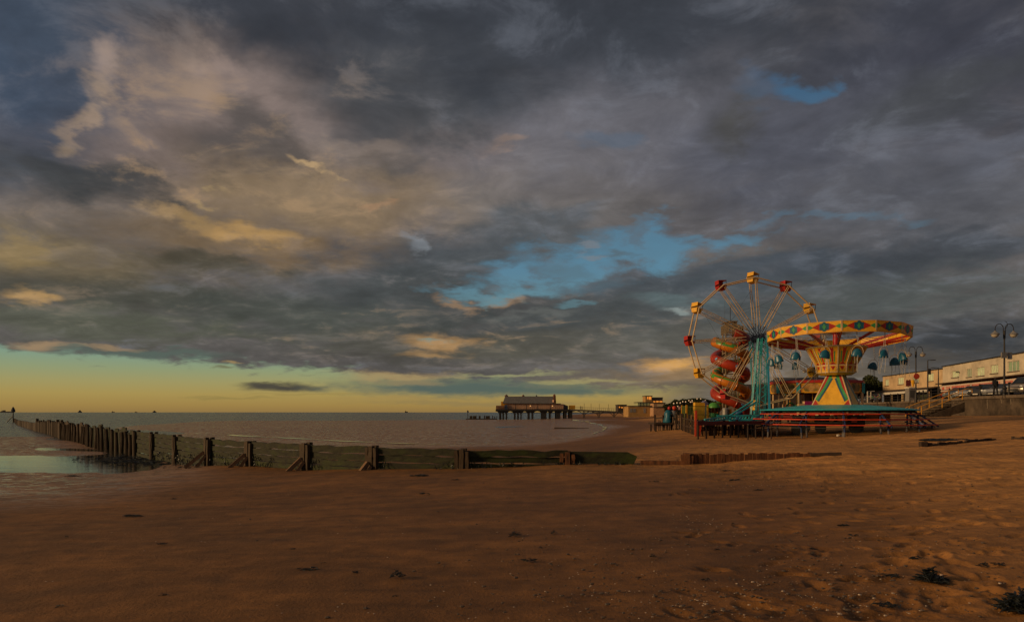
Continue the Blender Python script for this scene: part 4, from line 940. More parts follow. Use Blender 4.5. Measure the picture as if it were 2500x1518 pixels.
    mb = MB(); mb.bar(dk[0]+Vector((0, -.05, -.04)), dk[1]+Vector((0, -.05, .0)), .06, .26); mb.bar(dk[0], dk[3], .06, .24); mb.build('deck_edge', bpy.data.materials['maroon_paint'], T)
    rnd = random.Random(2)
    for i in range(9):
        for j in range(3):
            v = dk[0].lerp(dk[1], (i+.1)/8.4).lerp(dk[3].lerp(dk[2], (i+.1)/8.4), j/2.2+.02); mb = MB(); mb.bar((v.x, v.y, gz(v.x, v.y)-.1), (v.x, v.y, 1.1), .09, .09); mb.build('leg', m_wood_d, T)
big_wheel()
# ------------------------------------------------------------------ railed enclosures on the sand
def barrier(pts, label, h, dens, top=True, mt=None, tall=0):
    """a ragged fence of upright boards between posts; pts are ground pixels and depths"""
    rnd = random.Random(int(pts[0][0])); P0 = [Vector(((px-1250)/FPX*Y, Y, 0)) for px, Y in pts]
    for v in P0: v.z = gz(v.x, v.y)
    t = thing('timber_barrier', P0[0], label, 'barrier'); mt = mt or m_wood_d
    for a, b in zip(P0, P0[1:]):
        L = (b-a).length; n = int(L*dens); rz = Matrix.Rotation(math.atan2(b.y-a.y, b.x-a.x), 3, 'Z'); mb = MB()
        for k in range(n):
            p = a.lerp(b, (k+.5)/n); hh = h*rnd.uniform(.55, 1.0) if k % 4 else h
            if rnd.random() < .16: continue
            mb.box((p.x, p.y+rnd.uniform(-.06, .06), p.z+hh/2-.1), (.11*rnd.uniform(.5, 1.5), .04, hh+.2), rnd.choice((0, 0, 1)), rz @ Matrix.Rotation(rnd.uniform(-.08, .08), 3, 'Y'))
        mb.build('boards', [mt, m_wood], t)
        mb = MB()
        for z in (.42, .95): mb.bar(a+Vector((0, .06, h*z)), b+Vector((0, .06, h*z)), .06, .10)
        mb.build('rail', mt, t)
        m = max(2, int(L/1.7))
        for k in range(m+1):
            p = a.lerp(b, k/m); mb = MB(); mb.bar((p.x, p.y, p.z-.2), (p.x, p.y, p.z+h*rnd.uniform(1.05, 1.35)), .13, .13); mb.build('post', mt, t)
barrier([(1599, 58.5), (1640, 56.5), (1664, 55.5)], 'dark ragged timber barrier at the left end of the fairground', 1.15, 5)
barrier([(1667, 54), (1700, 47)], 'dark timber barrier running back from the red corner post', 1.1, 3)
barrier([(1703, 46.3), (1768, 46.8), (1830, 47.5)], 'ragged timber skirting under the front of the ferris wheel deck', .95, 4)
p = at(1699, 1060, 46.4); mb = MB(); mb.bar((p.x, p.y, gz(p.x, p.y)-.2), (p.x, p.y, 2.02), .14, .14); mb.bar((p.x+.12, p.y, gz(p.x, p.y)-.2), (p.x+.3, p.y, 1.25), .3, .2)
tag(mb.build('corner_post', m_scarlet, None, loc=(p.x, p.y, p.z)), 'tall red corner post at the front of the ferris wheel deck', 'post')
# pipes, struts and clutter in front of the deck
rnd = random.Random(12)
st = thing('spare_stand', at(1838, 1060, 42), 'low dark trestle of pipes at the left end of the red steps', 'trestle')
for px, Y in ((1826, 41), (1845, 43), (1862, 41.5), (1883, 42)):
    q = at(px, 1040, Y); mb = MB(); mb.tube([(q.x, q.y, gz(q.x, q.y)-.1), (q.x, q.y, 1.05)], .045, 6); mb.build('leg', m_wood_d, st)
mb = MB(); mb.bar(at(1826, 1047, 41), at(1885, 1046, 42), .05, .05); mb.bar(at(1826, 1036, 41), at(1885, 1035, 42), .12, .05); mb.build('cross_bar', m_dark, st)
# ------------------------------------------------------------------ green mesh enclosure
def enclosure():
    t = thing('play_enclosure', at(1692, 1020, 57), 'yellow green mesh enclosure with upright bars left of the helter skelter', 'enclosure')
    m_mesh = mat('green_mesh', (.10, .14, .03), .6, .4, 6); zb, zt = 1.0, 2.40
    cs = [at(1665, 1000, 56), at(1676, 1000, 53.5), at(1728, 1000, 55), at(1728, 1000, 59), at(1668, 1000, 60)]
    for a, b in zip(cs, cs[1:]+cs[:1]):
        L = (b-a).length; n = int(L/.13); mb = MB()
        for k in range(n+1): p = a.lerp(b, k/n); mb.bar((p.x, p.y, zb), (p.x, p.y, zt), .028, .028)
        for z in (zb, (zb+zt)/2, zt): mb.bar((a.x, a.y, z), (b.x, b.y, z), .04, .04)
        mb.build('mesh_panel', m_mesh, t)
    for c in cs[:4]: mb = MB(); mb.bar((c.x, c.y, .3), (c.x, c.y, zt+.1), .12, .12); mb.build('post', m_yellow, t)
    mb = MB(); v = [Vector((c.x, c.y, zb)) for c in cs]; mb.slab(v, (0, 0, -.14)); mb.build('floor_panel', m_wood, t)
    for c in cs: mb = MB(); mb.bar((c.x, c.y, gz(c.x, c.y)-.1), (c.x, c.y, zb-.1), .12, .12); mb.build('leg', m_wood_d, t)
    b = at(1706, 1000, 57); mb = MB(); mb.box((b.x, b.y, 1.9), (.8, .6, 1.7)); mb.build('ball_bin', m_gold, t)
enclosure()
# ------------------------------------------------------------------ helter skelter (two tube slides round a lattice tower)
def slides():
    Y = 57.0; ppm = FPX/Y; c = at(1783, 1006, Y); zt = lambda py: EYE-(py-HZ)/ppm
    m_twr = mat('tower_paint', (.36, .27, .17), .6, .3, 4, grime='3A2C1C', gs=2)
    t = thing('tube_slide', (c.x, c.y, zt(1012)), 'twin spiral tube slides, orange and red, wound round a slatted white tower', 'slide')
    Rr = 1.27; r = .42
    def helix(y0, y1, ph, mats, nm, label):
        # left extreme at y0; pitch 85 px per turn
        z0 = zt(y0); turns = (y1-y0)/85.; n = int(turns*40)
        pts = []
        for i in range(n+1):
            a = i/40*2*math.pi; th = math.pi+a            # left -> front -> right -> back
            pts.append(Vector((c.x+Rr*math.cos(th), c.y+Rr*math.sin(th), z0-(85/ppm)*(i/40+.05*math.sin(2*a)*0+.055*math.sin(a-math.pi/2)*0))))
        mb = MB(); m = 14; prev = None; base = 0; rings = []
        for i, p in enumerate(pts):
            tv = (pts[min(i+1, n)]-pts[max(i-1, 0)]).normalized(); out = Vector((p.x-c.x, p.y-c.y, 0)).normalized(); up = out.cross(tv).normalized()
            if up.z < 0: up = -up
            rings.append([p+out*r*math.cos(2*math.pi*j/m)+up*r*math.sin(2*math.pi*j/m) for j in range(m)])
        vs = [v for g in rings for v in g]
        for v in vs: mb.v.append(tuple(v))
        rnd = random.Random(5)
        edge = [rnd.choice((0, 0, 1, 1, -1)) for _ in range(n)]
        for i in range(n):
            for j in range(m):
                mb.f.append((i*m+j, i*m+(j+1) % m, (i+1)*m+(j+1) % m, (i+1)*m+j))
                top = 1 <= j <= 6
                if nm == 'g': mi = 1 if (3 <= j <= 6 or (j == 1 and edge[i//2] >= 0) or (j == 0 and edge[i//3] > 0)) else 0
                else: mi = 0
                mb.m.append(mi)
        o = mb.build('tube', mats, t, smooth=True); o['label'] = label
        mb = MB()
        for i in range(0, n, 5):
            tv = (pts[min(i+1, n)]-pts[max(i-1, 0)]).normalized(); out = Vector((pts[i].x-c.x, pts[i].y-c.y, 0)).normalized(); up = out.cross(tv).normalized()
            mb.tube([pts[i]+(out*math.cos(2*math.pi*j/12)+up*math.sin(2*math.pi*j/12))*(r+.012) for j in range(12)], .03, 4, closed=True)
        mb.build('flange', m_orange if nm == 'g' else m_redfib, o, smooth=True)
        if nm == 'r':
            mb = MB()
            for i in range(3, n, 7):
                out = Vector((pts[i].x-c.x, pts[i].y-c.y, 0)).normalized(); dirn = (out*.85+Vector((0, 0, .5*(1 if i % 2 else .1)))).normalized()
                q = pts[i]+dirn*(r+.004); mb.tube([q-dirn*.02, q+dirn*.012], .13, 12)
            mb.build('dot', mat('pale_blue_dot', (.20, .36, .55), .4, .1, 3), o)
        return pts
    helix(835, 1000, 0, [m_orange, m_greenfib], 'g', 'orange tube slide with a ragged green top')
    helix(877-42, 1006, 0, [m_redfib], 'x', 'x') if False else None
    P2 = helix(877, 1012, 0, [m_redfib], 'r', 'red tube slide with pale blue dots')
    # first half turn of the red slide at the top right
    mb = MB(); pts = []
    for i in range(25):
        a = i/24*math.pi; th = a*1.0
        pts.append(Vector((c.x+Rr*math.cos(th), c.y+Rr*math.sin(th), zt(877)+(85/ppm)*(.5-.5*i/24))))
    pts = [Vector((c.x+.2, c.y-.5, zt(817))), Vector((c.x+.8, c.y-.6, zt(820)))]+[Vector((c.x+1.2, c.y-.4, zt(828)))]+pts[1:]
    mb.tube(pts, r, 14); mb.build('tube', m_redfib, t, smooth=True)
    mb = MB(); mb.tube([P2[-1], P2[-1]+Vector((.4, -.6, -.1)), P2[-1]+Vector((1.1, -.9, -.15))], [r, r, r*1.1], 14); mb.build('exit_mouth', m_redfib, t, smooth=True)
    # tower
    z0, z1 = zt(1014), zt(786); mb = MB(); w = .66
    for a_ in (-1, 1):
        for b_ in (-1, 1): mb.bar((c.x+a_*w*.8, c.y+b_*w*.6, z0), (c.x+a_*w*.8, c.y+b_*w*.6, zt(812)), .10, .10)
    n = 12
    for i in range(n+1):
        z = z0+(zt(812)-z0)*i/n
        for b_ in (-1, 1): mb.bar((c.x-w*.8, c.y+b_*w*.6, z), (c.x+w*.8, c.y+b_*w*.6, z), .06, .05)
        for a_ in (-1, 1): mb.bar((c.x+a_*w*.8, c.y-w*.6, z), (c.x+a_*w*.8, c.y+w*.6, z), .06, .05)
        if i < n:
            s_ = 1 if i % 2 else -1; mb.bar((c.x-w*.8*s_, c.y-w*.6, z), (c.x+w*.8*s_, c.y-w*.6, z+(zt(812)-z0)/n), .035, .035)
    for k in range(9): x = c.x-w*.7+w*1.4*k/8; mb.bar((x, c.y-w*.6, z0), (x, c.y-w*.6, zt(812)), .03, .03)
    mb.build('tower_frame', m_twr, t)
    mb = MB()                                             # stairs winding up inside
    for k in range(34):
        z = z0+.1+(zt(826)-z0)*k/34; a = k*.75; mb.box((c.x+.32*math.cos(a), c.y+.3*math.sin(a), z), (.5, .3, .03), 0, Matrix.Rotation(a, 3, 'Z'))
    mb.build('stair', m_wood, t)
    mb = MB()                                             # slatted top cage
    for (xa, xb, ya, yb) in ((-.62, .62, zt(816), zt(795)), (-.30, .38, zt(812), zt(786)), (.35, .95, zt(822), zt(798))):
        m = int((xb-xa)/.13)
        for k in range(m+1):
            x = c.x+xa+(xb-xa)*k/m
            for y in (-.55, .55): mb.bar((x, c.y+y, ya), (x, c.y+y, yb), .05, .02)
        for y in (-.55, .55):
            mb.bar((c.x+xa, c.y+y, yb), (c.x+xb, c.y+y, yb), .06, .06); mb.bar((c.x+xa, c.y+y, ya), (c.x+xb, c.y+y, ya), .06, .06)
        for x in (xa, xb):
            for k in range(8): y = -.55+1.1*k/7; mb.bar((c.x+x, c.y+y, ya), (c.x+x, c.y+y, yb), .02, .05)
    mb.build('top_cage', m_twr, t)
    mb = MB(); mb.slab([(c.x-.6, c.y-.5, zt(789)), (c.x+.5, c.y-.5, zt(787)), (c.x+.5, c.y+.5, zt(787)), (c.x-.6, c.y+.5, zt(789))], (0, 0, .06)); mb.build('roof', m_wood, t)
    mb = MB(); mb.tube([(c.x, c.y, zt(788)), (c.x, c.y, zt(745))], .025, 5); mb.build('flagpole', m_dark, t)
    for s_ in (-1, 1): mb = MB(); mb.box((c.x+s_*1.5, c.y-.2, (z0+.2)/2+.1), (.2, .2, z0)); mb.build('leg', m_wood_d, t)
    mb = MB(); mb.box((c.x, c.y, z0-.1), (4.4, 3.4, .18)); mb.build('platform', m_wood, t)
slides()
def small_things():
    # green toadstool hut
    c = at(1744, 1006, 55.0); zt = lambda py: EYE-(py-HZ)*55/FPX; t = thing('play_hut', (c.x, c.y, zt(1016)), 'small round play hut with a green domed cap beside the slide', 'play hut')
    mb = MB(); mb.lathe([(.52, zt(995)), (.50, zt(992)), (.40, zt(986)), (.2, zt(982.5)), (.02, zt(981.5))], 16, (c.x, c.y, 0)); mb.build('roof', m_greenfib, t, smooth=True)
    for k in range(7): a = k*math.pi*2/7; mb = MB(); mb.bar((c.x+.40*math.cos(a), c.y+.40*math.sin(a), zt(1018)), (c.x+.42*math.cos(a), c.y+.42*math.sin(a), zt(993)), .05, .05); mb.build('post', m_wood_d, t)
    mb = MB(); mb.lathe([(.42, zt(1018)), (.42, zt(1008))], 14, (c.x, c.y, 0)); mb.build('wall', m_green, t)
    # blue crash pad, bollard
    c = at(1804, 1006, 50.6); mb = MB(); mb.ball((c.x, c.y, EYE-.05), .26, 12, 8, 0, (1.2, .9, .75)); mb.box((c.x, c.y, 1.45), (.4, .4, .5)); tag(mb.build('blue_float', m_blue, None, loc=(c.x, c.y, 1.2), smooth=True), 'rounded blue figure on the deck at the foot of the slides', 'play figure')
    c = at(1771, 1006, 52); t = thing('ticket_bin', (c.x, c.y, 1.2), 'grey and orange drum standing on the deck under the slides', 'bin'); mb = MB(); mb.lathe([(.24, 1.25), (.26, 2.15), (.2, 2.25)], 12, (c.x, c.y, 0)); mb.build('drum', m_steel, t); mb = MB(); mb.box((c.x+.36, c.y, 1.68), (.16, .3, .9)); mb.build('side_post', m_orange, t)
    # covered figures at the left end
    for px, w, hpx, mt_, lab in ((1632, 1.0, 1000, m_teal, 'teal and grey sheeted play figure on the left platform, the taller of two'), (1644, .8, 998, m_steel, 'teal play figure with a red cap on the left platform, right of the sheeted one')):
        Yd = 57; c = at(px, 1006, Yd); t = thing('play_figure', (c.x, c.y, .9), lab, 'play figure')
        mb = MB(); mb.lathe([(w*.42, .95), (w*.5, 1.1), (w*.34, 1.5), (w*.40, 1.75), (w*.28, 2.0), (w*.1, 2.12)], 9, (c.x, c.y, 0)); mb.build('body', mt_, t, smooth=True)
        mb = MB(); mb.ball((c.x+.05, c.y-.1, 2.25), .16 if px < 1640 else .2, 10, 7); mb.build('cap', m_red if px < 1640 else m_scarlet, t, smooth=True)
    pl = at(1638, 1027, 56.5); t = thing('play_platform', (pl.x, pl.y, gz(pl.x, pl.y)), 'dark low platform on posts behind the left timber barrier', 'platform'); mb = MB(); mb.box((pl.x, pl.y+1, .92), (3.0, 2.6, .16)); mb.build('top', m_wood_d, t)
    for a_ in (-1.3, 1.3):
        for b_ in (0, 2): mb = MB(); mb.bar((pl.x+a_, pl.y+b_, gz(pl.x, pl.y)-.2), (pl.x+a_, pl.y+b_, .85), .12, .12); mb.build('leg', m_wood_d, t)
    c = at(1659, 1006, 58); t = thing('warning_sign', (c.x, c.y, .8), 'small pale pink sign on a post beside the green mesh enclosure', 'sign'); mb = MB(); mb.box((c.x, c.y, EYE+.36), (.22, .03, .3)); mb.build('board', mat('pink_board', (.55, .25, .25), .5), t); mb = MB(); mb.box((c.x, c.y-.02, EYE+.36), (.08, .012, .18)); mb.build('mark', m_white, t); mb = MB(); mb.bar((c.x, c.y+.03, .8), (c.x, c.y+.03, EYE+.5), .05, .05); mb.build('post', m_dark, t)
small_things()
# ------------------------------------------------------------------ carousel
def carousel():
    Yd = 59.5; s = FPX/Yd; c = at(1991, 1006, Yd); zt = lambda py: EYE-(py-HZ)/s; R = 3.92; N12 = 12; A0 = math.atan2(-c.y, -c.x)+math.radians(10)
    t = thing('carousel', (c.x, c.y, gz(c.x, c.y)), 'carousel with scenic painted rounding boards, turquoise pilasters and cream poles behind the swing ride', 'carousel')
    P = lambda r, k, z: Vector((c.x+r*math.cos(A0+2*math.pi*k/N12), c.y+r*math.sin(A0+2*math.pi*k/N12), z))
    m_scene = bpy.data.materials.new('painted_scene'); m_scene.use_nodes = True; nt = m_scene.node_tree; tc = nt.nodes.new('ShaderNodeTexCoord'); n = nt.nodes.new('ShaderNodeTexNoise'); n.inputs['Scale'].default_value = 1.7; n.inputs['Detail'].default_value = 5
    cr = nt.nodes.new('ShaderNodeValToRGB'); nt.links.new(tc.outputs['Object'], n.inputs[0]); nt.links.new(n.outputs['Fac'], cr.inputs[0]); nt.links.new(cr.outputs[0], nt.nodes['Principled BSDF'].inputs['Base Color']); nt.nodes['Principled BSDF'].inputs['Roughness'].default_value = .5
    E = cr.color_ramp.elements
    for i, (p_, h) in enumerate(((.32, '3A3A14'), (.44, '7A6A28'), (.52, '9A6A30'), (.60, 'B08A4A'), (.72, '8A4A1C'))):
        e = E[i] if i < 2 else E.new(p_); e.position = p_; e.color = (*lin(h), 1)
    z0, z1 = zt(960), zt(937)
    for k in range(N12):
        a, b = P(R, k, 0), P(R, k+1, 0); n_ = ((a+b)/2-Vector((c.x, c.y, 0))).normalized()
        Q = lambda s_, tt, off=0: a.lerp(b, (s_+1)/2)+Vector((0, 0, z0+(z1-z0)*tt))+n_*off
        mb = MB(); mb.slab([Q(-1, .04), Q(-.6, .0), Q(-.5, -.05), Q(.5, -.05), Q(.6, 0), Q(1, .04), Q(1, 1), Q(-1, 1)], -n_*.05, 0)
        mb.slab([Q(x, y, .006) for x, y in ((-.66, .5), (-.5, .86), (0, .95), (.5, .86), (.66, .5), (.5, .12), (0, .05), (-.5, .12))], n_*.004, 1)
        for s_ in (-1, 1):
            for j in range(5): y = .08+.19*j; mb.slab([Q(s_*.98, y, .012), Q(s_*.60, y+.1, .012), Q(s_*.98, y+.17, .012)], n_*.003, 3 if j % 2 else 2)
        mb.build('rounding_board', [m_yellow, m_scene, m_red, m_orange], t)
        mb = MB(); mb.bar(P(R+.03, k, z0-.02), P(R+.03, k, z1+.02), .30, .10, up=n_); mb.build('pilaster', m_turq, t)
        mb = MB(); mb.bar(P(R+.05, k, z1+.08), P(R+.05, k+1, z1+.08), .12, .22); mb.build('cornice', m_red, t)
        mb = MB(); mb.tube([P(R-.05, k, zt(1020)), P(R-.05, k, z0+.02)], .085, 8); mb.build('pole', m_cream, t)
        mb = MB(); mb.tube([P(R*.68, k+.5, zt(1018)), P(R*.68, k+.5, z0+.2)], .035, 6); mb.build('brass_pole', m_gold, t)
    mb = MB(); mb.lathe([(R+.12, z1+.17), (R*.6, z1+.42), (.2, z1+.62)], N12, (c.x, c.y, 0), a0=A0); mb.build('roof', mat('dark_tilt', (.06, .022, .018), .7), t)
    mb = MB(); mb.lathe([(R-.1, z0+.03), (R-.1, z0+.09), (.3, z0+.25)], N12, (c.x, c.y, 0), a0=A0, cap=False); mb.build('ceiling', m_dark, t)
    mb = MB(); mb.lathe([(1.0, zt(1018)), (1.0, z0+.2)], 10, (c.x, c.y, 0)); mb.build('centre_drum', mat('maroon_drum', (.14, .02, .02), .5), t)
    mb = MB(); mb.lathe([(R+.1, zt(1024)), (R+.1, zt(1017)), (.3, zt(1017))], N12, (c.x, c.y, 0), a0=A0, cap=False); mb.build('platform', m_red, t)
    for k in range(N12):
        p = P(R+.13, k+.5, zt(1013)); n_ = Vector((p.x-c.x, p.y-c.y, 0)).normalized()
        for s_ in (-.22, .22): q = P(R+.03, k+.5+s_, zt(1012)); mb = MB(); mb.tube([q, q+n_*.06], .12, 12); mb.build('lamp_disc', m_cream, t)
    mb = MB(); mb.bar(P(R+.02, 0, zt(1012)), P(R+.02, 1, zt(1012)), .04, .36)
    for k in range(1, N12): mb.bar(P(R+.02, k, zt(1012)), P(R+.02, k+1, zt(1012)), .04, .36)
    mb.build('kick_board', m_red, t)
    for k in range(N12): q = P(R-.2, k, 0); mb = MB(); mb.bar((q.x, q.y, gz(q.x, q.y)-.2), (q.x, q.y, zt(1024)), .14, .14); mb.build('leg', m_wood_d, t)
    # riding animals and cars, one at every other pole
    def horse(x, y, z, yaw, body, sad):
        rz = Matrix.Rotation(yaw, 3, 'Z'); q = lambda a, b, e: Vector((x, y, z))+rz @ Vector((a, b, e)); mb = MB()
        mb.tube([q(-.42, 0, 0), q(-.25, 0, .04), q(.1, 0, 0), q(.32, 0, .06), q(.5, 0, .3), q(.56, 0, .46), q(.74, 0, .36)], [.08, .15, .14, .14, .09, .08, .04], 8)
        for a_, b_ in ((.3, .09), (.3, -.09), (-.3, .09), (-.3, -.09)): mb.tube([q(a_, b_, -.05), q(a_+.14, b_, -.28), q(a_+.02, b_, -.5)], [.06, .04, .03], 6)
        mb.tube([q(-.42, 0, .03), q(-.58, 0, -.05), q(-.6, 0, -.3)], [.05, .05, .02], 5); h = mb.build('ride_horse', body, t, smooth=True)
        mb = MB(); mb.ball(q(0, 0, .13), .15, 8, 5, 0, (1, 1, .5)); mb.build('saddle', sad, h, smooth=True)
    for k in range(N12): 
        a = A0+2*math.pi*(k+.5)/N12; horse(c.x+R*.68*math.cos(a), c.y+R*.68*math.sin(a), zt(1000), a+math.pi/2, (m_cream, m_white, m_green, m_redfib)[k % 4], (m_red, m_blue, m_orange)[k % 3])
    m_mag = mat('magenta_paint', (.40, .02, .16), .4)
    q = P(R-.55, -.55, 0); mb = MB(); mb.box((q.x, q.y, zt(998)), (1.3, .6, 1.3), 0); mb.box((q.x, q.y-.33, zt(985)), (1.3, .05, .32), 1); mb.box((q.x, q.y-.33, zt(992)), (1.1, .05, .2), 2); mb.box((q.x-.9, q.y-.1, zt(1001)), (.5, .4, 1.1), 0)
    mb.build('chariot', [m_cream, m_mag, m_turq], t)
    q = P(R-.6, -1.6, 0); mb = MB(); mb.tube([q+Vector((.42*math.cos(u), -.1, zt(1004)+.75*math.sin(u))) for u in np.linspace(0, math.pi, 9)], .07, 6); mb.build('arch', m_green, t)
carousel()
# ------------------------------------------------------------------ promenade, wall, steps
m_conc = mat('stained_concrete', (.095, .068, .045), .9, .55, .9, bump=.5, grime='1A120C', gs=.7, gamt=.85)
m_cope = mat('coping_concrete', (.15, .11, .075), .85, .4, 1.5, bump=.4, grime='2A1E14', gs=2)
m_asph = mat('promenade_asphalt', (.055, .05, .045), .9, .25, 4)
PZ = 3.42                                             # promenade level
WALL = [(43.0, 30.0), (44.6, 48.0), (46.0, 59.0), (46.7, 67.6)]; WALL2 = [(49.5, 69.4), (52.5, 84.0), (56.8, 95.0), (59.2, 110.0), (62, 135), (66, 170)]
def wallrun(pts, label):
    t = thing('sea_wall', (pts[0][0], pts[0][1], gz(*pts[0])), label, 'sea wall'); mb = MB(); mc = MB()
    for a, b in zip(pts, pts[1:]):
        zb = min(gz(*a), gz(*b), 1.5)-.6
        mb.slab([(a[0], a[1], zb), (b[0], b[1], zb), (b[0]+.5, b[1], zb), (a[0]+.5, a[1], zb)], (0, 0, PZ-.16-zb)); mc.bar((a[0]+.2, a[1], PZ-.06), (b[0]+.2, b[1], PZ-.06), .66, .28)
    mb.build('wall_face', m_conc, t); mc.build('coping', m_cope, t); return t
w = wallrun(WALL, 'stained brown concrete sea wall right of the beach steps'); wallrun(WALL2, 'dark low sea wall running back behind the swing ride')
# pale weeps down the wall
rnd = random.Random(9)
mb = MB()
for (y0) in (53.2, 55.3, 56.0, 57.6, 58.6, 60.6, 62.0, 64.0):
    x = float(np.interp(y0, [q[1] for q in WALL], [q[0] for q in WALL]))-.012; z = PZ-.25; w_ = .03; pts = []; yy = y0; L = rnd.uniform(.5, 1.5)
    for k in range(7):
        y2 = yy+rnd.uniform(-.05, .05); mb.face([(x, yy-w_, z), (x, yy+w_, z), (x, y2+w_*.9, z-L/7), (x, y2-w_*.9, z-L/7)]); z -= L/7; yy = y2
mb.build('lime_streak', mat('lime', (.26, .21, .15), .9), w)
mb = MB()
top = [(43.3, 30), (44.9, 48), (46.3, 59), (47.0, 67.6), (47.0, 69.0), (49.8, 69.5), (52.8, 84), (57.1, 95), (59.5, 110), (62.3, 135), (66.3, 170), (120, 170), (120, 30)]
mb.face([(x, y, PZ-.02) for x, y in top]); tag(mb.build('promenade', m_asph), 'seafront promenade', 'promenade', kind='structure')
# steps down to the beach
def steps():
    t = thing('beach_steps', (44.5, 68.6, 1.6), 'concrete steps with yellow handrails leading from the promenade down to the sand', 'steps')
    n = 12; x0, x1 = 47.0, 42.2; z0, z1 = PZ-.05, 1.45; y0, y1 = 67.9, 70.1; mb = MB()
    for k in range(n):
        xa = x0+(x1-x0)*k/n; xb = x0+(x1-x0)*(k+1)/n; z = z0-(z0-z1)*(k+1)/n
        mb.span((xb, y0, z-.06), (xa+.06, y1, z)); 
    mb.build('tread', m_cope, t)
    mb = MB(); mb.slab([(x0+.3, y0-.12, z0-.25), (x1, y0-.12, z1-.25), (x1-.3, y0-.12, z1-.7), (x0+.3, y0-.12, z0-1.3)], (0, .14, 0)); mb.slab([(x0, y1, z0-.15), (x1, y1, z1-.15), (x1, y1, z1-.9), (x0, y1, z0-2.3)], (0, .1, 0)); mb.build('side_wall', m_conc, t)
    m_rail = mat('yellow_rail', (.72, .33, .02), .4, .15, 6)
    for y in (y0+.05, y1-.05):
        mb = MB(); dx = x1-x0; dz = z1-z0; L = 1.06
        a = Vector((x0+.1, y, z0+.95)); b = Vector((x1-.1, y, z1+.95)); mb.tube([a+Vector((.6, 0, 0)), a, b, b+Vector((0, 0, -.95))], .035, 6)
        a2 = a+Vector((0, 0, -.5)); b2 = b+Vector((0, 0, -.5)); mb.tube([a+Vector((.6, 0, 0)), a+Vector((.6, 0, -.45)), a2, b2], .03, 6)
        for f in (.08, .5, .93):
            p = a.lerp(b, f); mb.tube([p, p+Vector((0, 0, -1.0))], .032, 6)
        mb.build('handrail', m_rail, t)
steps()
# cast iron railings
def railing(pts, label, sp=2.15):
    t = thing('promenade_railing', (pts[0][0], pts[0][1], PZ), label, 'railing')
    for a, b in zip(pts, pts[1:]):
        L = math.dist(a, b); n = max(1, round(L/sp)); mb = MB()
        for z in (.42, .78, 1.12): mb.tube([(a[0]+.2, a[1], PZ+z), (b[0]+.2, b[1], PZ+z)], .038, 5)
        mb.build('rail', m_dark, t)
        for k in range(n):
            x = a[0]+(b[0]-a[0])*k/n+.2; y = a[1]+(b[1]-a[1])*k/n; mb = MB(); mb.lathe([(.12, PZ), (.11, PZ+.1), (.065, PZ+.2), (.06, PZ+1.12), (.09, PZ+1.16), (.10, PZ+1.24), (.03, PZ+1.3)], 8, (x, y, 0)); mb.build('post', m_dark, t, smooth=True)
railing(WALL[1:], 'black iron railing along the promenade right of the steps'); railing(WALL2, 'black iron railing along the promenade left of the steps', 2.6)
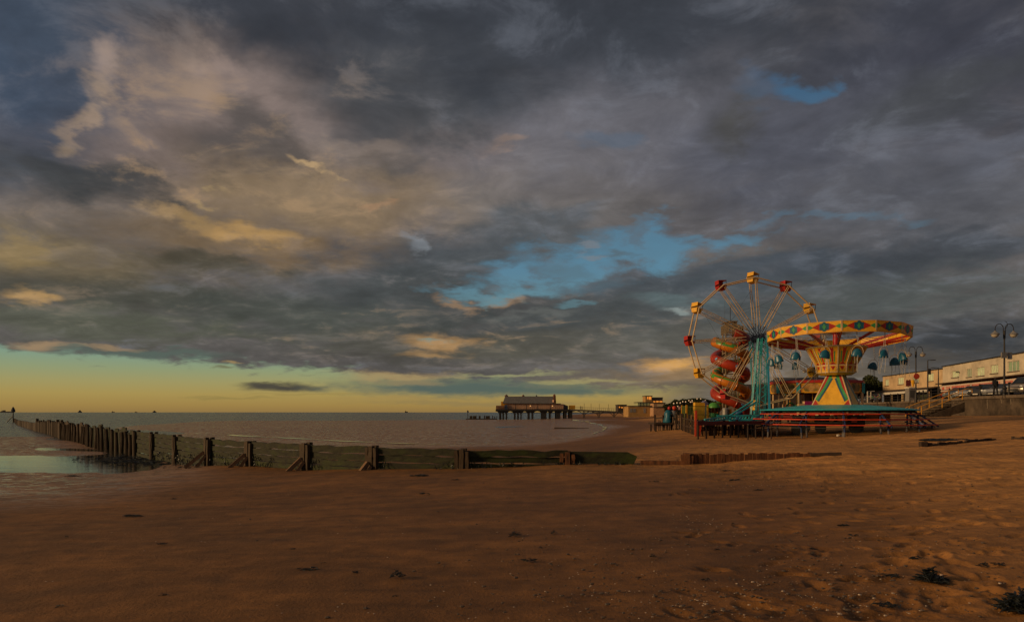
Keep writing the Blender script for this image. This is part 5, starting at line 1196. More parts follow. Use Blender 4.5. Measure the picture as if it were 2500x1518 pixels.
# ------------------------------------------------------------------ promenade buildings
FA = [(60.3, 72.0), (63.0, 80.6), (68.8, 104.7), (72.2, 127.6)]
def facade_at(px):
    u = (px-1250)/FPX; pts = FA
    for a, b in zip(pts, pts[1:]):
        ua, ub = a[0]/a[1], b[0]/b[1]
        if min(ua, ub)-1e-6 <= u <= max(ua, ub)+1e-6:
            # intersection of the sight line with the front
            dx, dy = b[0]-a[0], b[1]-a[1]; s_ = (u*a[1]-a[0])/(dx-u*dy); return Vector((a[0]+dx*s_, a[1]+dy*s_, 0))
    return Vector((pts[0][0], pts[0][1], 0))
def building(a, b, zt, zs, colr, label, wins, frame, depth=11, shop=True):
    a = Vector((*a, 0)); b = Vector((*b, 0)); d = (b-a).normalized(); back = Vector((d.y, -d.x, 0))
    if back.x < 0: back = -back
    t = thing('promenade_building', (a.x, a.y, PZ), label, 'building'); L = (b-a).length
    mw = mat('render_wall', colr, .85, .22, .5, bump=.1, grime='3A2C1C', gs=.35, gamt=.35)
    Z = Vector((0, 0, 1)); out = -back
    holes = []
    for w in wins:
        p, q = facade_at(w[1]), facade_at(w[0]); Yd = (p.y+q.y)/2; s0, s1 = (p-a).dot(d), (q-a).dot(d); ztop = EYE-(w[2]-HZ)*Yd/FPX; zbot = EYE-(w[3]-HZ)*Yd/FPX; holes.append((min(s0, s1), max(s0, s1), zbot, ztop))
    holes.sort(); mb = MB(); s = 0
    def wall(s0, s1, z0, z1):
        if s1-s0 > .01 and z1-z0 > .01: mb.slab([a+d*s0+Z*z0, a+d*s1+Z*z0, a+d*s1+Z*z1, a+d*s0+Z*z1], back*.25)
    for h in holes: wall(s, h[0], zs, zt); wall(h[0], h[1], zs, h[2]); wall(h[0], h[1], h[3], zt); s = h[1]
    wall(s, L, zs, zt)
    for e in (a, b-d*.25): mb.slab([e+Z*PZ+back*.25, e+Z*zt+back*.25, e+Z*zt+back*depth, e+Z*PZ+back*depth], d*.25)
    mb.slab([a+back*depth+Z*PZ, b+back*depth+Z*PZ, b+back*depth+Z*zt, a+back*depth+Z*zt], back*.2); mb.build('wall', mw, t)
    mb = MB(); mb.slab([a+Z*zt-out*-.15-d*.1, b+Z*zt+out*.15+d*.1, b+Z*zt+back*depth+d*.1, a+Z*zt+back*depth-d*.1], Z*.14); mb.build('roof', m_dark, t)
    m_gl = mat('window_pane', (.30, .42, .26), .2, .25, .6, bump=0, spec=.8); m_nt = mat('net_curtain', (.62, .72, .46), .6, .3, 1.5)
    for i, h in enumerate(holes):
        mf = MB(); c0, c1 = a+d*h[0]+back*.12, a+d*h[1]+back*.12; w_ = h[1]-h[0]; nm = 3 if w_ > 1.6 else 2
        for k in range(nm+1): p = c0.lerp(c1, k/nm); mf.bar(p+Z*h[2], p+Z*h[3], .07, .07)
        for z in (h[2]+.03, h[3]-.03): mf.bar(c0+Z*z, c1+Z*z, .07, .07)
        wn = mf.build('window', m_white, t)
        mp_ = MB(); mp_.slab([c0+back*.03+Z*h[2], c1+back*.03+Z*h[2], c1+back*.03+Z*h[3], c0+back*.03+Z*h[3]], back*.01); mp_.build('pane', m_nt if (i+len(wins)) % 3 else m_gl, wn)
        ms_ = MB(); ms_.bar(a+d*(h[0]-.1)+out*.06+Z*(h[2]-.04), a+d*(h[1]+.1)+out*.06+Z*(h[2]-.04), .12, .10); ms_.build('sill', m_cope, wn)
    # ground floor: fascia, dark shop windows, piers
    mb = MB(); mb.slab([a+Z*PZ+back*1.2, b+Z*PZ+back*1.2, b+Z*zs+back*1.2, a+Z*zs+back*1.2], back*.1); mb.build('shopfront_glass', m_glass, t)
    return t, a, b, d, out, L
t, a, b, d, out, L = building(FA[2], FA[0], EYE+7.22, EYE+4.5, (.60, .50, .36), 'long pale two storey building with white windows over a red shop front',
   [(2325, 2343, 905, 921), (2363, 2376, 900, 920), (2389, 2409, 896, 917), (2425, 2444, 890, 911), (2469, 2499, 881, 906)], None)
Z = Vector((0, 0, 1)); m_sred = mat('shop_red', (.42, .012, .010), .45); m_ssign = mat('shop_sign', (.62, .48, .38), .5, .1)
mb = MB(); mb.bar(a+Z*(EYE+4.5)+out*.5, b+Z*(EYE+4.5)+out*.5, 1.1, .14); mb.build('canopy', m_wood_d, t)
mb = MB(); mb.bar(a+Z*(EYE+3.72)+out*.35, b+Z*(EYE+3.72)+out*.35, .08, .95); sg = mb.build('shop_sign', m_ssign, t)
mb = MB(); rnd = random.Random(6); s = 1.0                      # faded red lettering, too blurred in the photo to read
while s < L-1:
    w_ = rnd.uniform(.28, .42)
    if rnd.random() < .14: s += .7; continue
    p = a+d*s+out*.41+Z*(EYE+3.72)
    mb.bar(p+Z*-.24, p+Z*.24, .07, .02, up=d)
    if rnd.random() < .75: mb.bar(p+d*w_*.75+Z*-.24, p+d*w_*.75+Z*.24, .07, .02, up=d)
    for z in rnd.sample((-.21, 0, .21), 2): mb.bar(p+Z*z, p+d*w_*.75+Z*z, .02, .07)
    s += w_+.16
mb.build('lettering', m_scarlet, sg)
mb = MB(); mb.slab([a+d*2+Z*(EYE+3.22)+out*.4, b+Z*(EYE+3.22)+out*.4, b+Z*(EYE+2.5)+out*1.7, a+d*2+Z*(EYE+2.5)+out*1.7], (0, 0, -.04)); mb.build('awning', m_sred, t)
for k in range(9): p = a+d*(L*k/8.2+.3); mb = MB(); mb.bar(p+Z*PZ+out*-.05, p+Z*(EYE+3.3)+out*-.05, .4, .3); mb.build('pier', m_cream if k % 2 else m_sred, t)
mb = MB(); p = facade_at(2345); mb.bar(Vector((p.x, p.y, EYE+6.0))+out*.1, Vector((p.x, p.y, EYE+6.0))+out*.6, .16, .16); mb.build('camera_box', m_dark, t)
t, a, b, d, out, L = building(FA[3], FA[2], EYE+6.9, EYE+4.15, (.58, .40, .22), 'tan two storey building with pale green windows above a dark canopy',
   [(2161, 2170, 926, 941), (2192, 2206, 921, 938), (2228, 2243, 917, 934), (2265, 2279, 911, 930)], None)
mb = MB(); mb.slab([a+Z*(EYE+4.2)-d*2.5, b+Z*(EYE+4.2), b+Z*(EYE+3.75)+out*2.4, a+Z*(EYE+3.75)+out*2.4-d*2.5], (0, 0, -.1)); mb.build('canopy', m_wood_d, t)
mb = MB(); mb.bar(a+Z*(EYE+3.45)+out*2.3-d*2.5, b+Z*(EYE+3.45)+out*2.3, .08, .42); mb.build('canopy_board', m_white, t)
for k in range(6): p = a+d*(L*k/5-2*(k == 0)); mb = MB(); mb.bar(p+Z*PZ+out*2.1, p+Z*(EYE+3.4)+out*2.1, .45 if k == 0 else .2, .3); mb.build('pier', m_cream, t)
# dark flat-roofed building behind the carousel
def flatblock(px0, px1, py0, py1, Yd, mt, label, nm='seafront_building', dep=8, extra=None):
    p, q = at(px0, py0, Yd), at(px1, py0, Yd); zb = EYE-(py1-HZ)*Yd/FPX; t = thing(nm, ((p.x+q.x)/2, Yd, zb), label, 'building')
    mb = MB(); mb.span((p.x, Yd, zb), (q.x, Yd+dep, p.z)); mb.build('wall', mt, t)
    mb = MB(); mb.span((p.x-.15, Yd-.15, p.z+.003), (q.x+.15, Yd+dep+.15, p.z+.2)); mb.build('roof', m_dark, t)
    return t
m_slate = mat('grey_slate', (.075, .07, .068), .8, .3, .6); 
tb = thing('slate_building', at(1985, 975, 125), 'dark grey hipped slate roof of a low building behind the carousel', 'building')
p0, p1, p2, p3 = at(1878, 932, 120), at(2104, 932, 120), at(2085, 921.5, 128), at(1895, 921.5, 128); q0, q1 = at(1878, 932, 140), at(2104, 932, 140); q0.z = q1.z = p0.z
mb = MB(); mb.face([p0, p1, p2, p3]); mb.face([p1, q1, p2]); mb.face([q1, q0, p3, p2]); mb.face([q0, p0, p3]); mb.build('roof', m_slate, tb)
mb = MB(); mb.span((p0.x+.5, 120.5, 1.5), (p1.x-.5, 139, p0.z-.01)); w_ = mb.build('wall', mat('dark_brick', (.07, .05, .04), .9, .4, 1), tb)
for px in (1815, 1838, 1870): pass
mb = MB(); p = at(1812, 950, 120); mb.span((p.x, 122, 1.5), (p0.x, 135, at(0, 938, 122).z)); mb.build('side_wing', m_slate, tb)
# ------------------------------------------------------------------ street lamps and masts
def lamp(px, ptop, Yd, label, arm=.95, box=None, sgn=None):
    x = (px-1250)/FPX*Yd; zt = EYE-(ptop-HZ)*Yd/FPX; t = thing('street_lamp', (x, Yd, PZ), label, 'street lamp', 'double armed promenade lamps')
    mb = MB(); mb.tube([(x, Yd, PZ-.3), (x, Yd, PZ+.9), (x, Yd, PZ+1.0), (x, Yd, zt-.9)], [.17, .15, .09, .065], 10); mb.tube([(x, Yd, zt-1.5), (x, Yd, zt-.7)], .09, 8); mb.build('pole', m_dark, t, smooth=True)
    for s_ in (-1, 1):
        mb = MB(); pts = [(x+s_*.08, Yd, zt-1.4), (x+s_*.10, Yd, zt-.55)]+[(x+s_*(arm*.55-arm*.45*math.cos(u)), Yd, zt-.55+.5*math.sin(u)) for u in np.linspace(.3, math.pi, 9)]+[(x+s_*arm, Yd, zt-.75)]
        mb.tube(pts, .035, 6); ar = mb.build('arm', m_dark, t, smooth=True)
        mb = MB(); mb.lathe([(.07, -.72), (.12, -.80), (.36, -1.0), (.40, -1.06), (.36, -1.08)], 14, (x+s_*arm, Yd, zt)); mb.build('lamp_hood', m_steel, ar, smooth=True)
        mb = MB(); mb.lathe([(.33, -1.08), (.28, -1.24), (.14, -1.34), (.02, -1.36)], 14, (x+s_*arm, Yd, zt)); mb.build('lamp_bowl', mat('lamp_glass', (.45, .40, .32), .15, .1, 3, bump=0), ar, smooth=True)
    if box: mb = MB(); mb.box((x-.15, Yd-.15, PZ+3.9), (.5, .12, .55)); mb.box((x+.45, Yd-.1, PZ+3.85), (.45, .04, .65)); mb.build('sign_plate', m_steel, t); mb = MB(); mb.tube([(x+.3*math.cos(u), Yd, PZ+7.0+.35*math.sin(u)-.2) for u in np.linspace(-1.5, 1.5, 8)], .025, 5); mb.build('bracket', m_dark, t)
    if sgn: mb = MB(); mb.tube([(x, Yd-.12, PZ+3.1), (x, Yd-.17, PZ+3.1)], .38, 16); mb.build('sign_disc', m_scarlet, t); mb = MB(); mb.box((x, Yd-.14, PZ+2.45), (.4, .05, .35)); mb.build('sign_plate', m_white, t)
lamp(2452, 789, 62.5, 'tall black double armed street lamp nearest the right edge, a grey plate on its pole', .88, box=True)
lamp(2236, 845, 84.5, 'black double armed street lamp with a red round sign, right of the swing ride', .88, sgn=True)
lamp(1975, 893, 128, 'far double armed street lamp seen under the swing ride canopy, behind the carousel', .9)
lamp(1878, 955, 185, 'farthest double armed street lamp, low behind the ferris wheel tower', .9)
def mast(px, ptop, Yd, side, label, box=False):
    x = (px-1250)/FPX*Yd; zt = EYE-(ptop-HZ)*Yd/FPX; t = thing('lamp_mast', (x, Yd, PZ), label, 'street lamp')
    mb = MB(); mb.tube([(x, Yd, PZ-.2), (x, Yd, zt)], [.11, .06], 8); mb.build('pole', m_dark, t)
    mb = MB(); mb.bar((x, Yd, zt), (x+side*1.0, Yd, zt+.05), .07, .06); mb.box((x+side*.75, Yd, zt+.02), (.6, .25, .09)); mb.build('lamp_head', m_dark, t)
    if box: mb = MB(); mb.box((x+.2, Yd, zt-1.6), (.35, .25, .8)); mb.build('control_box', m_dark, t)
mast(2265, 879, 92, 1, 'plain dark lamp mast with a box below its arm, in front of the tan building', True); mast(2291, 898, 98, -1, 'plain dark lamp mast with its arm pointing left, at the join of the two buildings')
# ------------------------------------------------------------------ kiosk sign, signs, gantry
c = at(2224, 962, 90); t = thing('grey_kiosk', (c.x, c.y, PZ), 'grey metal kiosk with a small roof on the promenade behind the swing ride', 'kiosk'); mb = MB(); mb.span((c.x-.5, 89.6, PZ), (c.x+.5, 90.5, PZ+1.75)); mb.build('body', m_steel, t); mb = MB(); mb.span((c.x-.56, 89.5, PZ+1.753), (c.x+.56, 90.6, PZ+1.9)); mb.build('roof', m_white, t); mb = MB(); mb.span((c.x-.38, 89.57, PZ+.5), (c.x+.38, 89.595, PZ+1.5)); mb.build('door', m_slate, t)
c = at(2218, 940, 94); t = thing('banner_sign', (c.x, c.y, PZ), 'maroon double pointed banner sign above the grey kiosk', 'sign'); mb = MB(); mb.slab([(c.x-.34, 94, PZ+2.2), (c.x+.34, 94, PZ+2.2), (c.x+.36, 94, PZ+3.05), (c.x+.18, 94, PZ+3.15), (c.x, 94, PZ+3.02), (c.x-.18, 94, PZ+3.15), (c.x-.34, 94, PZ+3.05)], (0, .06, 0)); mb.build('banner', mat('maroon_banner', (.20, .03, .03), .6), t); mb = MB(); mb.bar((c.x, 94.1, PZ), (c.x, 94.1, PZ+3), .07, .07); mb.build('post', m_dark, t)
c = at(2229, 940, 93); t = thing('cone_sign', (c.x, c.y, PZ), 'yellow ice cream cone shaped sign beside the maroon banner', 'sign'); mb = MB(); mb.lathe([(.05, PZ+2.0), (.24, PZ+2.75), (.28, PZ+2.95), (.12, PZ+3.08)], 10, (c.x, 93, 0)); mb.build('cone', m_gold, t, smooth=True); mb = MB(); mb.bar((c.x, 93, PZ), (c.x, 93, PZ+2.05), .07, .07); mb.build('post', m_dark, t)
for px, w_, lab in ((2118, -1, 'pale angled goal like frame on the promenade, the left one'), (2126, 1, 'pale T shaped frame on the promenade, right of the angled one')):
    c = at(px, 950, 104); t = thing('pale_frame', (c.x, c.y, PZ), lab, 'frame'); mb = MB(); mb.bar((c.x, 104, PZ), (c.x, 104, PZ+1.75), .12, .12); mb.build('post', m_white, t); mb = MB(); mb.bar((c.x-(.0 if w_ < 0 else .5), 104, PZ+1.78), (c.x+.6, 104, PZ+1.84), .10, .10); mb.build('arm', m_white, t)
for i, (px, Yd) in enumerate(((2126, 100), (2144, 99))):
    c = at(px, 975, Yd); t = thing('flower_tub', (c.x, c.y, PZ), ('dark tub of white and red flowers behind the railing, left one', 'dark tub of white and red flowers behind the railing, right one')[i], 'planter'); mb = MB(); mb.lathe([(.3, PZ), (.42, PZ+.5)], 10, (c.x, c.y, 0)); mb.build('tub', m_dark, t)
    rnd = random.Random(i); mb = MB(); 
    for k in range(40): mb.ball((c.x+rnd.gauss(0, .28), c.y+rnd.gauss(0, .2), PZ+.6+abs(rnd.gauss(0, .25))), rnd.uniform(.03, .07), 5, 4, rnd.choice((0, 1, 2)))
    mb.build('flowers', [mat('white_bloom', (.6, .5, .48), .7, 0), mat('pink_bloom', (.4, .1, .1), .7, 0), m_greenfib], t)
# ------------------------------------------------------------------ cars parked nose to the railing
def car_mesh(L, Wd, H, paint, label, loc, yaw, van=False):
    t = thing('parked_car', loc, label, 'car', None); t.rotation_euler = (0, 0, yaw); ORG[t.name] = Vector((0, 0, 0))
    if van: prof = [(-.5, .22), (-.5, .62), (-.46, .95), (-.20, 1.0), (.12, 1.0), (.30, .62), (.48, .52), (.5, .22)]
    else: prof = [(-.5, .25), (-.5, .58), (-.42, .68), (-.26, .97), (-.10, 1.0), (.08, .98), (.24, .68), (.46, .55), (.5, .40), (.5, .22)]
    P = [(x*L, z*H) for x, z in prof]; n = len(P)
    def ring(y, sx, top): return [Vector((x*sx, y*(1-.16*max(0, (z/H-.6))/.4), z)) for x, z in P]
    secs = [ring(-Wd/2, .97, 0), ring(-Wd/2+.06, 1, 0), ring(Wd/2-.06, 1, 0), ring(Wd/2, .97, 0)]; mb = MB(); vs = [v for s_ in secs for v in s_]; fs = []
    for k in range(3):
        for i in range(n): fs.append((k*n+i, k*n+(i+1) % n, (k+1)*n+(i+1) % n, (k+1)*n+i))
    fs += [tuple(range(n))[::-1], tuple(range(3*n, 4*n))]; mb.add(vs, fs); b = mb.build('body', paint, t, smooth=True, bevel=.03)
    ws = (.13, .30) if van else (.09, .24); z0, z1 = (.64, .98) if van else (.69, .96)
    mb = MB(); mb.slab([(ws[1]*L+.012-.01, -Wd*.43, z0*H), (ws[1]*L+.002, Wd*.43, z0*H), (ws[0]*L+.012, Wd*.38, z1*H), (ws[0]*L+.012, -Wd*.38, z1*H)], (.02, 0, .012)); mb.build('windscreen', m_glass, t)
    for s_ in (-1, 1):
        y = s_*(Wd/2+.004); y2 = s_*(Wd/2*.86+.012)
        mb = MB(); xa = (-.43 if van else -.33)*L; mb.slab([(xa, y, .66*H), (ws[1]*L-.12, y, .66*H), (ws[0]*L-.08, y2, .93*H), ((-.42 if van else -.24)*L, y2, .93*H)], (0, s_*.012, 0)); mb.build('side_window', m_glass, t)
        mb = MB(); mb.ball((L*.475, s_*Wd*.36, .50*H), .14, 8, 6, 0, (.6, 1.2, .7)); mb.build('headlight', mat('headlight_glass', (.7, .7, .66), .1, 0, 1, bump=0), t, smooth=True)
        for x in (-.31, .31):
            q = Vector((x*L, s_*(Wd/2-.09), .31)); mb = MB(); mb.tube([q-Vector((0, .1, 0)), q+Vector((0, .1, 0))], .31, 18); wv = mb.build('wheel', m_rubber, t); mb = MB(); mb.tube([q+Vector((0, s_*.09, 0)), q+Vector((0, s_*.115, 0))], .19, 12); mb.build('rim', m_steel, wv)
        mb = MB(); mb.ball((ws[1]*L-.25, s_*(Wd/2+.12), .72*H), .09, 7, 5, 0, (.6, 1.2, .8)); mb.build('mirror', m_dark, t, smooth=True)
    mb = MB(); mb.box((L*.497, 0, .34*H), (.03, Wd*.5, .14)); mb.build('grille', m_dark, t); mb = MB(); mb.box((L*.503+.01, 0, .27*H), (.012, .52, .11)); mb.build('number_plate', m_white, t)
    return t
ml = lambda n, c: mat(n, c, .22, .05, 2, metal=.3, bump=0, spec=.7)
cs = [(2322, 78.5, 4.2, 1.5, ml('silver_blue_paint', (.22, .25, .27)), 'silver blue car behind the top of the beach steps', False), (2356, 73, 4.3, 1.5, ml('silver_paint', (.34, .34, .33)), 'silver car parked beside the right hand top of the steps', False),
      (2390, 69.5, 4.5, 1.55, ml('charcoal_paint', (.05, .05, .05)), 'charcoal car between the two silver ones and the white one behind the railing', False), (2425, 66.5, 4.1, 1.45, ml('white_paint_car', (.42, .41, .39)), 'small white car behind the railing, next to the walking person', False),
      (2484, 62.0, 4.6, 1.85, ml('pearl_paint', (.48, .40, .32)), 'cream white people carrier at the right edge behind the street lamp', True)]
for px, Yd, L_, H_, pt, lab, van in cs:
    x = (px-1250)/FPX*Yd; car_mesh(L_, 1.78, H_, pt, lab, (x+1.6, Yd+.6, PZ-.02), math.radians(200), van)
car_mesh(4.2, 1.75, 1.45, ml('grey_paint_car', (.12, .12, .12)), 'grey car far along the promenade below the dark tree', ((2112-1250)/FPX*118+1, 118, PZ), math.radians(250))
# ------------------------------------------------------------------ people
def person(px, pfeet, Yd, h, label, mtop, mleg, yaw=0, z=None, stride=.22):
    x = (px-1250)/FPX*Yd; z = z if z is not None else EYE-(pfeet-HZ)*Yd/FPX
    J = {'pel': (0, 0, .53), 'sp': (0, 0, .64), 'ch': (0, 0, .76), 'nk': (0, 0, .84), 'hd': (.01, 0, .885), 'tp': (.01, 0, .965),
         'sl': (0, .105, .80), 'el': (-.03, .13, .64), 'hl': (.03, .12, .50), 'sr': (0, -.105, .80), 'er': (.02, -.13, .64), 'hr': (.09, -.11, .51),
         'pl': (0, .055, .50), 'kl': (stride*.35, .055, .28), 'al': (stride*.5, .055, .035), 'tl': (stride*.5+.09, .055, .02), 'pr': (0, -.055, .50), 'kr': (-stride*.1, -.055, .28), 'ar': (-stride*.55, -.055, .05), 'tr': (-stride*.55+.09, -.055, .02)}
    E = [('pel', 'sp'), ('sp', 'ch'), ('ch', 'nk'), ('nk', 'hd'), ('hd', 'tp'), ('ch', 'sl'), ('sl', 'el'), ('el', 'hl'), ('ch', 'sr'), ('sr', 'er'), ('er', 'hr'), ('pel', 'pl'), ('pl', 'kl'), ('kl', 'al'), ('al', 'tl'), ('pel', 'pr'), ('pr', 'kr'), ('kr', 'ar'), ('ar', 'tr')]
    Rr = dict(pel=.08, sp=.075, ch=.085, nk=.035, hd=.05, tp=.04, sl=.045, el=.033, hl=.02, sr=.045, er=.033, hr=.02, pl=.06, kl=.042, al=.028, tl=.022, pr=.06, kr=.042, ar=.028, tr=.022)
    ks = list(J); me = bpy.data.meshes.new('person'); me.from_pydata([Vector(J[k])*h for k in ks], [(ks.index(a_), ks.index(b_)) for a_, b_ in E], [])
    o = bpy.data.objects.new('person', me); COL.objects.link(o); o.location = (x, Yd, z); o.rotation_euler = (0, 0, yaw)
    sk = o.modifiers.new('skin', 'SKIN'); sl = me.skin_vertices[0].data
    for i, k in enumerate(ks): sl[i].radius = (Rr[k]*h, Rr[k]*h*(1.15 if k in ('ch', 'sp', 'pel') else 1)); sl[i].use_root = (k == 'pel')
    sb = o.modifiers.new('sub', 'SUBSURF'); sb.levels = 1; sb.render_levels = 2
    me.materials.append(mtop); tag(o, label, 'person'); return o
m_cloth = mat('dark_clothes', (.02, .018, .02), .9, .3, 6)
person(2430, 0, 61.2, 1.74, 'person in dark clothes walking along the promenade behind the railing at right', m_cloth, None, math.radians(260), PZ-.02)
person(2215, 0, 92, 1.72, 'person in dark clothes standing left of the grey kiosk', m_cloth, None, math.radians(200), PZ-.02, .05)
# ------------------------------------------------------------------ trees
def leafmat(nm, c): return mat(nm, c, .7, .5, 1.2, bump=0, spec=.2)
m_leaf = leafmat('leaf', (.038, .045, .012)); m_bark = mat('bark', (.05, .035, .022), .9, .4, 4)
def tree(px, pbase, Yd, h, w, label, n=5200, seed=0, leaf=.24, z=None):
    rnd = random.Random(seed); x = (px-1250)/FPX*Yd; zb = z if z is not None else gz(x, Yd); t = thing('tree', (x, Yd, zb), label, 'tree')
    mb = MB(); mb.tube([(x, Yd, zb-.3), (x+.1, Yd, zb+h*.3), (x, Yd, zb+h*.55)], [.28, .2, .1], 8)
    blobs = []
    for k in range(15):
        a = rnd.uniform(0, 6.283); r = rnd.random()**.6*w*.40; zz = zb+h*(.36+.56*rnd.random()*(1-.45*r/(w*.4))); rr = w*rnd.uniform(.11, .20); q = Vector((x+r*math.cos(a), Yd+r*math.sin(a)*.8, zz)); blobs.append((q, rr)); mb.tube([(x, Yd, zb+h*.3), ((x+q.x)/2, (Yd+q.y)/2, zb+h*.45), q], [.12, .08, .03], 5)
    mb.build('trunk', m_bark, t); mb = MB()
    for k in range(n):
        q, rr = rnd.choice(blobs); v = Vector((rnd.gauss(0, 1), rnd.gauss(0, 1), rnd.gauss(0, 1))).normalized()*rr*rnd.uniform(.45, 1.12); p = q+v; s = leaf*rnd.uniform(.5, 1.2)
        e1 = Vector((rnd.gauss(0, 1), rnd.gauss(0, 1), rnd.gauss(0, 1))).normalized(); e2 = e1.cross(Vector((rnd.gauss(0, 1), rnd.gauss(0, 1), rnd.gauss(0, 1)))).normalized()
        mb.face([p-e1*s, p-e2*s*.5, p+e1*s, p+e2*s*.5])
    mb.build('crown', m_leaf, t)
tree(2129, 965, 132, 6.6, 7.6, 'dark rounded tree left of the tan promenade building', 7000, 3, .26, PZ-.6)
tree(2108, 960, 140, 5.2, 5.5, 'smaller dark tree seen left of the rounded one, beside the swing ride base', 3000, 4, .26, PZ-.6)
# wooded rise behind the fairground
hl = [(1634, 985), (1650, 979), (1668, 974.5), (1690, 971), (1712, 970.5), (1732, 975), (1745, 981), (1765, 984)]
for i, (px, py) in enumerate(hl):
    Yd = 190; hh = (HZ-py)*Yd/FPX+EYE-1.6
    tree(px, 0, Yd, max(2.6, hh*1.08), 4.0, ('dark tree at the left foot of the wooded rise behind the fairground', 'second dark tree up the left flank of the wooded rise', 'third dark tree up the left flank of the wooded rise', 'dark tree just left of the crest of the wooded rise', 'dark tree on the crest of the wooded rise', 'dark tree just right of the crest of the wooded rise', 'dark tree on the right flank of the wooded rise, half hidden by the slide', 'dark tree at the right foot of the wooded rise, behind the slide')[i], 2200, 20+i, .26, 1.6)
mb = MB(); rnd = random.Random(77)
for k in range(16000):
    px = rnd.uniform(1625, 1775); top = np.interp(px, [q[0] for q in hl], [q[1]+1.5 for q in hl]); Yd = 193+rnd.uniform(-3, 6); zt = EYE-(top-HZ)*Yd/FPX; p = Vector(((px-1250)/FPX*Yd, Yd, 1.2+(zt-1.2)*rnd.random()**.7)); s = .3*rnd.uniform(.5, 1.2)
    e1 = Vector((rnd.gauss(0, 1), rnd.gauss(0, 1), rnd.gauss(0, 1))).normalized(); e2 = e1.cross(Vector((rnd.gauss(0, 1), rnd.gauss(0, 1), rnd.gauss(0, 1)))).normalized(); mb.face([p-e1*s, p-e2*s*.5, p+e1*s, p+e2*s*.5])
tag(mb.build('undergrowth', m_leaf), 'dark shrubs covering the rise behind the fairground', 'shrubs', kind='stuff')
# a string of pale globe lights in front of the rise
gl = [(1645, 984.5), (1653, 983), (1661, 983), (1667, 980), (1674, 980.5), (1682, 977.5), (1686, 981), (1690, 977.5), (1690, 981), (1702, 973), (1711, 973), (1722, 977.5), (1655, 991.5)]
for i, (px, py) in enumerate(gl):
    Yd = 96+i*1.2; p = at(px, py, Yd); t = thing('globe_lamp', (p.x, p.y, 1.2), 'slim lamp post with a small pale globe in front of the wooded rise', 'lamp post', 'globe lamps in front of the wooded rise')
    mb = MB(); mb.ball(p, .10, 10, 7); mb.build('globe', lit('globe_glow', 'FFE0B8', .18) if i == 0 else bpy.data.materials['globe_glow'], t, smooth=True); mb = MB(); mb.tube([(p.x, p.y, gz(p.x, p.y)-.2), (p.x, p.y, p.z-.1)], .03, 5); mb.build('pole', m_dark, t)
